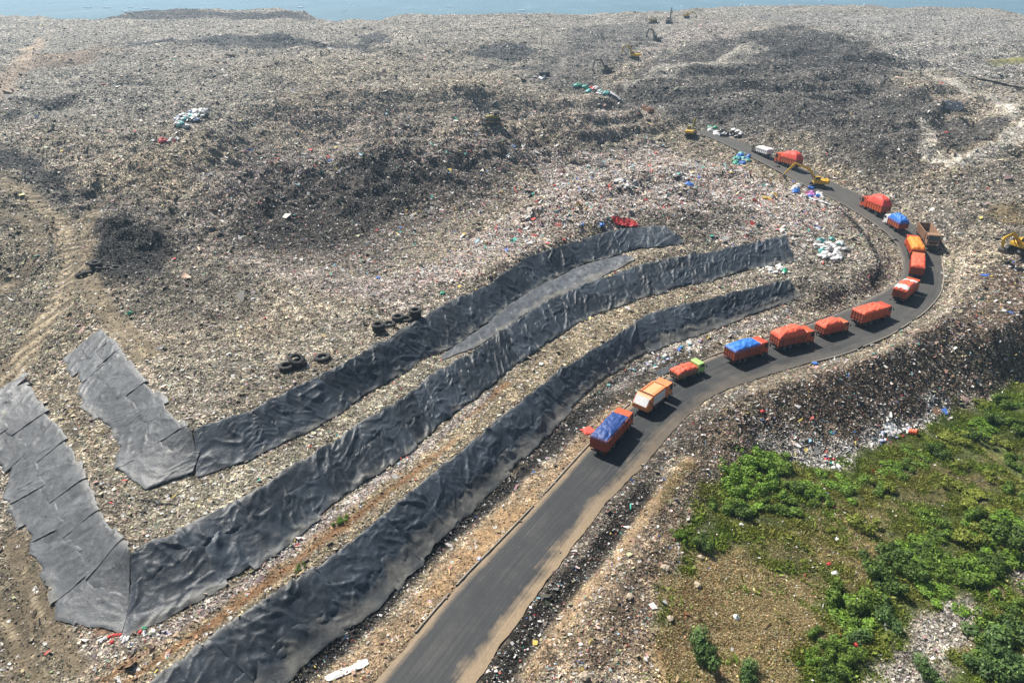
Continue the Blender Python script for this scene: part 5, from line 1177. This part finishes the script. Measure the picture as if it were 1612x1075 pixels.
for a in [(1083,293,B_,2.6,'big bright blue bag alone on the bright litter above the uppermost dark sheet'),
          (1283,574,B_,1.1,'bright blue bag on the right road edge across from the orange trucks'),
          (755,881,'lilac',1.1,'pale bag with a blue top lying on the left road edge near the bottom'),
          (947,355,B_,1.5,'blue bag left of the red plastic at the uppermost sheet'),
          (696,462,'green',1.1,'bright green bag on the rim above the uppermost dark sheet, right of the tyres'),
          (205,494,'green',.9,'small green bag alone on the left bench above the grey strips'),
          (958,607,'teal',.9,'pale blue-green bag in the rubble left of the compactor truck'),
          (1372,742,'red',.7,'red bag in the weeds right of the tall bright bush'),
          (1312,798,'red',.9,'red bag alone in the middle of the weeds'),
          (1305,888,'red',.6,'small red bag in the brown grass beside white scraps'),
          (1320,1000,'red',.7,'red bag low in the weeds, left of the rubble patch'),
          (1347,1015,'red',.7,'red bag second from the bottom in the weeds, nearer the rubble patch'),
          (1395,968,'red',.6,'red bag in the dark hollow above the rubble patch'),
          (1308,1060,B_,.8,'small blue bag at the bottom of the weeds'),
          (1316,850,W_,.7,'small white bag in the weeds above the yellow-green bush'),
          (1562,851,W_,1.1,'white plastic lying in the dark weeds at the right'),
          (1314,903,W_,1.0,'white rag beside the small red bag in the brown grass'),
          (1166,826,W_,.8,'white rag in weeds right of the small round shrub'),
          (1158,972,W_,.8,'white bag on brown grass at the right of the dry patch'),
          (809,917,'red',.55,'small red bag in the roadway near the bottom'),
          (361,558,W_,.9,'white rag lying alone left of the tyre stacks'),
          (398,472,W_,1.1,'white rag alone above the tyre stacks, below the dark face'),
          (332,515,W_,.7,'small white bag alone on the plateau, left of the white rag'),
          (1200,648,'red',.8,'small red bag on the dark slope right of the bend')]:
    bag(*a)
def draped(name, px, py, L_, W, rz, m, label, cat, amp=.18, seed=1):
    p = hit(px, py); nu, nv = 26, 14
    u = (np.linspace(-.5, .5, nu)[:, None]+np.zeros((1, nv)))*L_; v = (np.linspace(-.5, .5, nv)[None]+np.zeros((nu, 1)))*W
    v = v*(1+.3*pn(u/L_*3+seed, u*0)); u = u*(1+.15*pn(v/W*3, v*0+seed)); c, s = math.cos(rz), math.sin(rz)
    x = p[0]+u*c-v*s; y = p[1]+u*s+v*c; z = gz(x, y)+.10+crumple(u*2, v*2, amp, 1.3, 1.3, seed).clip(-.03)
    V_ = np.stack([x, y, z], -1).reshape(-1, 3)-p
    o = link(name, quick_mesh(name, V_, grid_faces(nu, nv), True), m, label=label, category=cat); o.location = p
    return o
draped('plastic_sheet', 983,354,5.5,1.6,.15,BM['red'],'crumpled red plastic sheet at the right end rim of the uppermost dark sheet','plastic sheet',.7,3)
draped('plastic_sheet', 1290,318,5.5,2.2,-.5,BM['white'],'white sheet slumped on the bank below the yellow excavator','plastic sheet',.5,4)
draped('plastic_sheet', 960,147,8,2.0,-.1,BM['white'],'white sheet at the right tail of the teal heap at the valley mouth','plastic sheet',.5,5)
draped('plastic_sheet', 300,184,5,3,.3,BM['teal'],'teal sheet on top of the lone scatter high on the left mound','plastic sheet',.5,6)
draped('plastic_sheet', 1402,677,2.6,1.6,.3,BM['white'],'white sheet by the orange drum in the litter line at the slope foot','plastic sheet',.4,7)
draped('plastic_sheet', 1500,168,9,2.0,.4,BM['grey'],'grey sheet beside the pale track on the right hill','plastic sheet',.2,8)
draped('plastic_sheet', 925,678,1.8,1.6,.5,TARPS['red'],'flat red panel lying on the verge beside the last blue covered truck','plastic sheet',.1,9)
draped('plastic_sheet', 1050,583,5,1.6,.65,mat('dark_offcut', (.05, .055, .06), .5),'dark grey offcut of sheet in rubble left of the lime green cab','plastic sheet',.2,10)
draped('banner', 547,1056,4.2,.75,.55,BM['white'],'long white banner lying on the verge at the bottom edge, left of the road','banner',.10,11)
draped('plastic_sheet', 1475,648,1.8,1.0,.6,M_BROWN,'brown board at the upper end of the white litter line','board',.1,12)
def drum(px, py, m, label):
    p = hit(px, py); t = empty('drum', p, .4, label=label, category='drum')
    b = MB().lathe([(.01, 0), (.34, 0), (.36, .03), (.34, .3), (.37, .33), (.34, .36), (.34, .62), (.37, .65), (.34, .68), (.36, .95), (.34, .98)], (0, 0, 0), 'z', 18).build('drum_body', m, t, smooth=False)
    MB().lathe([(.01, .955), (.33, .955)], (0, 0, 0), 'z', 18).build('drum_lid', m, b); t.rotation_euler = (1.2, .2, .6); t.location = p+np.array([0, 0, .3]); t.scale = (1.3,)*3
drum(1431,681,M_ORANGE,'orange drum tipped over in the white litter line at the slope foot')
# stones
ST = []
import bmesh as _bm
for i in range(3):
    bm = _bm.new(); _bm.ops.create_icosphere(bm, subdivisions=2, radius=.5)
    for v in bm.verts: v.co *= 1+.5*float(pn(v.co.x*2+i*7, v.co.y*2+v.co.z*3)); 
    for v in bm.verts: v.co.z = v.co.z*.7+.2
    me = bpy.data.meshes.new('stone'); bm.to_mesh(me); bm.free(); ST.append(me)
M_STONE = mat('pale_stone', (.40, .33, .24), .85, dirt=.4, dcol=(.22, .17, .12), scale=3, bump=.3)
for px, py, s, lab in [(923,952,.7,'pale stone on the bank right of the black ditch, nearer the road'),(991,940,.75,'pale stone in the waste between ditch and brown grass'),(1046,895,.9,'pale stone near the top of the waste bank, left of the dry patch'),
                       (1098,921,.75,'rounded tan stone at the upper edge of the dry brown patch'),(1055,974,.7,'pale pinkish stone at the left edge of the brown grass'),(1104,878,.6,'pale stone below the small round dark shrub'),(919,1066,.9,'tan stone at the bottom edge among waste, right of the ditch')]:
    p = hit(px, py); o = link('stone', random.choice(ST), M_STONE, label=lab, category='stone'); o.location = p; o.scale = (s*1.2, s, s); o.rotation_euler[2] = random.random()*6
# pipes
def pipe(name, pts, r, label, lift=.1):
    w3 = [hit(*q) for q in pts]; m = MB()
    dense = smooth_line(np.array(w3), 24)
    for i in range(24): dense[i, 2] = float(gz(dense[i, 0], dense[i, 1]))+lift
    for a, b in zip(dense[:-1], dense[1:]): m.rod(a, b, r, 7)
    m.build(name, M_BLACK, label=label, category='pipe')
pipe('pipe', [(217,787),(245,791),(280,797)], .07, 'short black pipe lying on the bench between the two left grey strips')
pipe('hose', [(1506,121),(1540,126),(1580,134),(1625,142)], .25, 'thin black hose crossing the pale right hillside', .3)
# lone dark skip in the valley
p = hit(857, 121); t = empty('waste_skip', p, .2, label='dark metal skip in the white row at the valley bottom', category='skip')
MB().prism([(-1.8, 0), (1.8, 0), (2.1, 1.7), (-2.1, 1.7)], -1.1, 1.1).build('skip_body', M_CHAS, t, .03); MB().box(-2.2, 2.2, -1.2, -1.1, 1.6, 1.75).box(-2.2, 2.2, 1.1, 1.2, 1.6, 1.75).build('skip_rim', M_STEEL, t)

# ------------------------------------------------------------------ people picking over the waste
def person_mesh(bend, seed):
    J = {'pel': (0, 0, .95), 'wst': (.02, 0, 1.12), 'chs': (.03+bend*.25, 0, 1.38-bend*.12), 'nck': (.03+bend*.42, 0, 1.52-bend*.22), 'hd': (.07+bend*.52, 0, 1.64-bend*.26), 'top': (.08+bend*.6, 0, 1.76-bend*.28)}
    E = [('pel','wst'),('wst','chs'),('chs','nck'),('nck','hd'),('hd','top')]; R = dict(pel=.15, wst=.135, chs=.155, nck=.06, hd=.095, top=.07)
    for s, k in ((1, 'l'), (-1, 'r')):
        J['sh'+k] = (J['chs'][0]+.01, s*.19, J['chs'][2]+.06); J['el'+k] = (J['chs'][0]+.06+bend*.15, s*.27, J['chs'][2]-.22); J['ha'+k] = (J['chs'][0]+.2+bend*.3, s*.24, J['chs'][2]-.42); J['fi'+k] = (J['chs'][0]+.24+bend*.3, s*.235, J['chs'][2]-.53)
        J['hp'+k] = (0, s*.1, .9); J['kn'+k] = (.05*s*(1 if seed % 2 else -1)+.03, s*.12, .5); J['an'+k] = (.09*s*(1 if seed % 2 else -1), s*.13, .08); J['to'+k] = (.09*s*(1 if seed % 2 else -1)+.18, s*.14, .035)
        E += [('chs','sh'+k),('sh'+k,'el'+k),('el'+k,'ha'+k),('ha'+k,'fi'+k),('pel','hp'+k),('hp'+k,'kn'+k),('kn'+k,'an'+k),('an'+k,'to'+k)]
        R.update({'sh'+k: .075, 'el'+k: .05, 'ha'+k: .035, 'fi'+k: .03, 'hp'+k: .105, 'kn'+k: .07, 'an'+k: .048, 'to'+k: .04})
    nm = list(J); me = bpy.data.meshes.new('person'); me.from_pydata([J[k] for k in nm], [(nm.index(a), nm.index(b)) for a, b in E], [])
    o = bpy.data.objects.new('person_tmp', me); COL.objects.link(o); sk = o.modifiers.new('Skin', 'SKIN'); sk.use_smooth_shade = True
    for i, k in enumerate(nm): me.skin_vertices[0].data[i].radius = (R[k], R[k])
    me.skin_vertices[0].data[0].use_root = True
    sb = o.modifiers.new('Sub', 'SUBSURF'); sb.levels = 1; sb.render_levels = 1
    dg = bpy.context.evaluated_depsgraph_get(); out = bpy.data.meshes.new_from_object(o.evaluated_get(dg)); bpy.data.objects.remove(o)
    hz = J['nck'][2]
    for _ in range(3): out.materials.append(None)
    for f in out.polygons:
        c = f.center; f.material_index = 0 if (c.z > hz+.02 and abs(c.y) < .14) or (abs(c.y) > .2 and c.x > J['chs'][0]+.17 and c.z < J['chs'][2]) else (1 if c.z > .98 else 2)
    out.name = 'person'
    hat = MB().lathe([(.01, .12), (.09, .11), (.115, .03), (.12, 0.0), (.2, -.03)], (J['hd'][0]+.01, 0, J['hd'][2]+.06), 'z', 14).mesh('hat', True)
    return out, hat
PM = [person_mesh(0.05, 0), person_mesh(.75, 1), person_mesh(.35, 2)]
M_SKIN = mat('skin', (.25, .13, .08), .6, dirt=.1)
CLO = {'black': mat('black_cloth', (.02, .02, .022)), 'red': mat('red_cloth', (.45, .03, .03)), 'teal': mat('teal_cloth', (.04, .32, .28)), 'navy': mat('navy_cloth', (.03, .04, .10)), 'brown': mat('brown_cloth', (.12, .08, .05))}
def person(px, py, pose, shirt, label, group='waste pickers', s=1.0):
    p = hit(px, py); body, hat = PM[pose]
    o = bpy.data.objects.new('person', body); COL.objects.link(o); o.location = p; o.rotation_euler[2] = random.random()*6.28; o.scale = (s,)*3
    for i, m in enumerate((M_SKIN, CLO[shirt], CLO['navy' if shirt != 'navy' else 'brown'])): o.material_slots[i].link = 'OBJECT'; o.material_slots[i].material = m
    link('hat', hat, CLO[shirt], o); o['label'] = label; o['category'] = 'person'; o['group'] = group
person(763,167,0,'black','person in dark clothes standing just behind the bulldozer on the mound crest')
person(675,190,0,'red','person in a red shirt standing on the mound left of the bulldozer')
person(611,181,2,'teal','person in a teal shirt on the mound, furthest left of the walkers')
person(703,231,0,'navy','person in navy clothes on the near slope of the mound, below the red shirt')
person(745,236,1,'brown','person in brown bending over on the near slope below the bulldozer')
for k, (px, py) in enumerate([(1159,29),(1168,30),(1210,27),(1224,22),(1243,28),(1260,21),(1267,24),(1285,27),(1297,22),(1331,24),(1307,39)]):
    person(px, py, k % 3, ['black', 'navy', 'brown'][k % 3], ['tiny dark figure standing on the far pale ridge at top right', 'tiny navy figure bending on the far pale ridge at top right', 'tiny brown figure leaning on the far pale ridge at top right'][k % 3], 'pickers on the far ridge'+[' (standing)', ' (bending)', ' (leaning)'][k % 3], 1.15)

# ------------------------------------------------------------------ far town, as one mass on the plain
rg = np.random.default_rng(9); n = 260
yy = 1100+rg.random(n)**1.5*5200; xx = (rg.random(n)-.5)*1.9*yy; keep = fbm(xx/500, yy/500, 3, 2) > .0; xx, yy = xx[keep], yy[keep]
m = MB()
for a, b in zip(xx, yy):
    s1, s2, h = rg.uniform(6, 16), rg.uniform(6, 14), rg.uniform(1.5, 3); m.box(a-s1/2, a+s1/2, b-s2/2, b+s2/2, -10.5, -10+h)
m.build('distant_town', mat('pale_town_walls', (.80, .84, .86), .8, dirt=.1, scale=.01), kind='stuff')
# ------------------------------------------------------------------ air
HZ = MB().box(-7600, 7600, -300, 9700, -14, 72).build('haze', None, kind='stuff')
hm = bpy.data.materials.new('haze'); hm.use_nodes = True; nt = hm.node_tree
for n_ in list(nt.nodes): nt.nodes.remove(n_)
out = nt.nodes.new('ShaderNodeOutputMaterial'); pv = nt.nodes.new('ShaderNodeVolumePrincipled'); pv.inputs['Color'].default_value = (.52, .78, 1.0, 1); pv.inputs['Density'].default_value = .00029; pv.inputs['Anisotropy'].default_value = .3
nt.links.new(pv.outputs[0], out.inputs['Volume']); HZ.data.materials.append(hm)
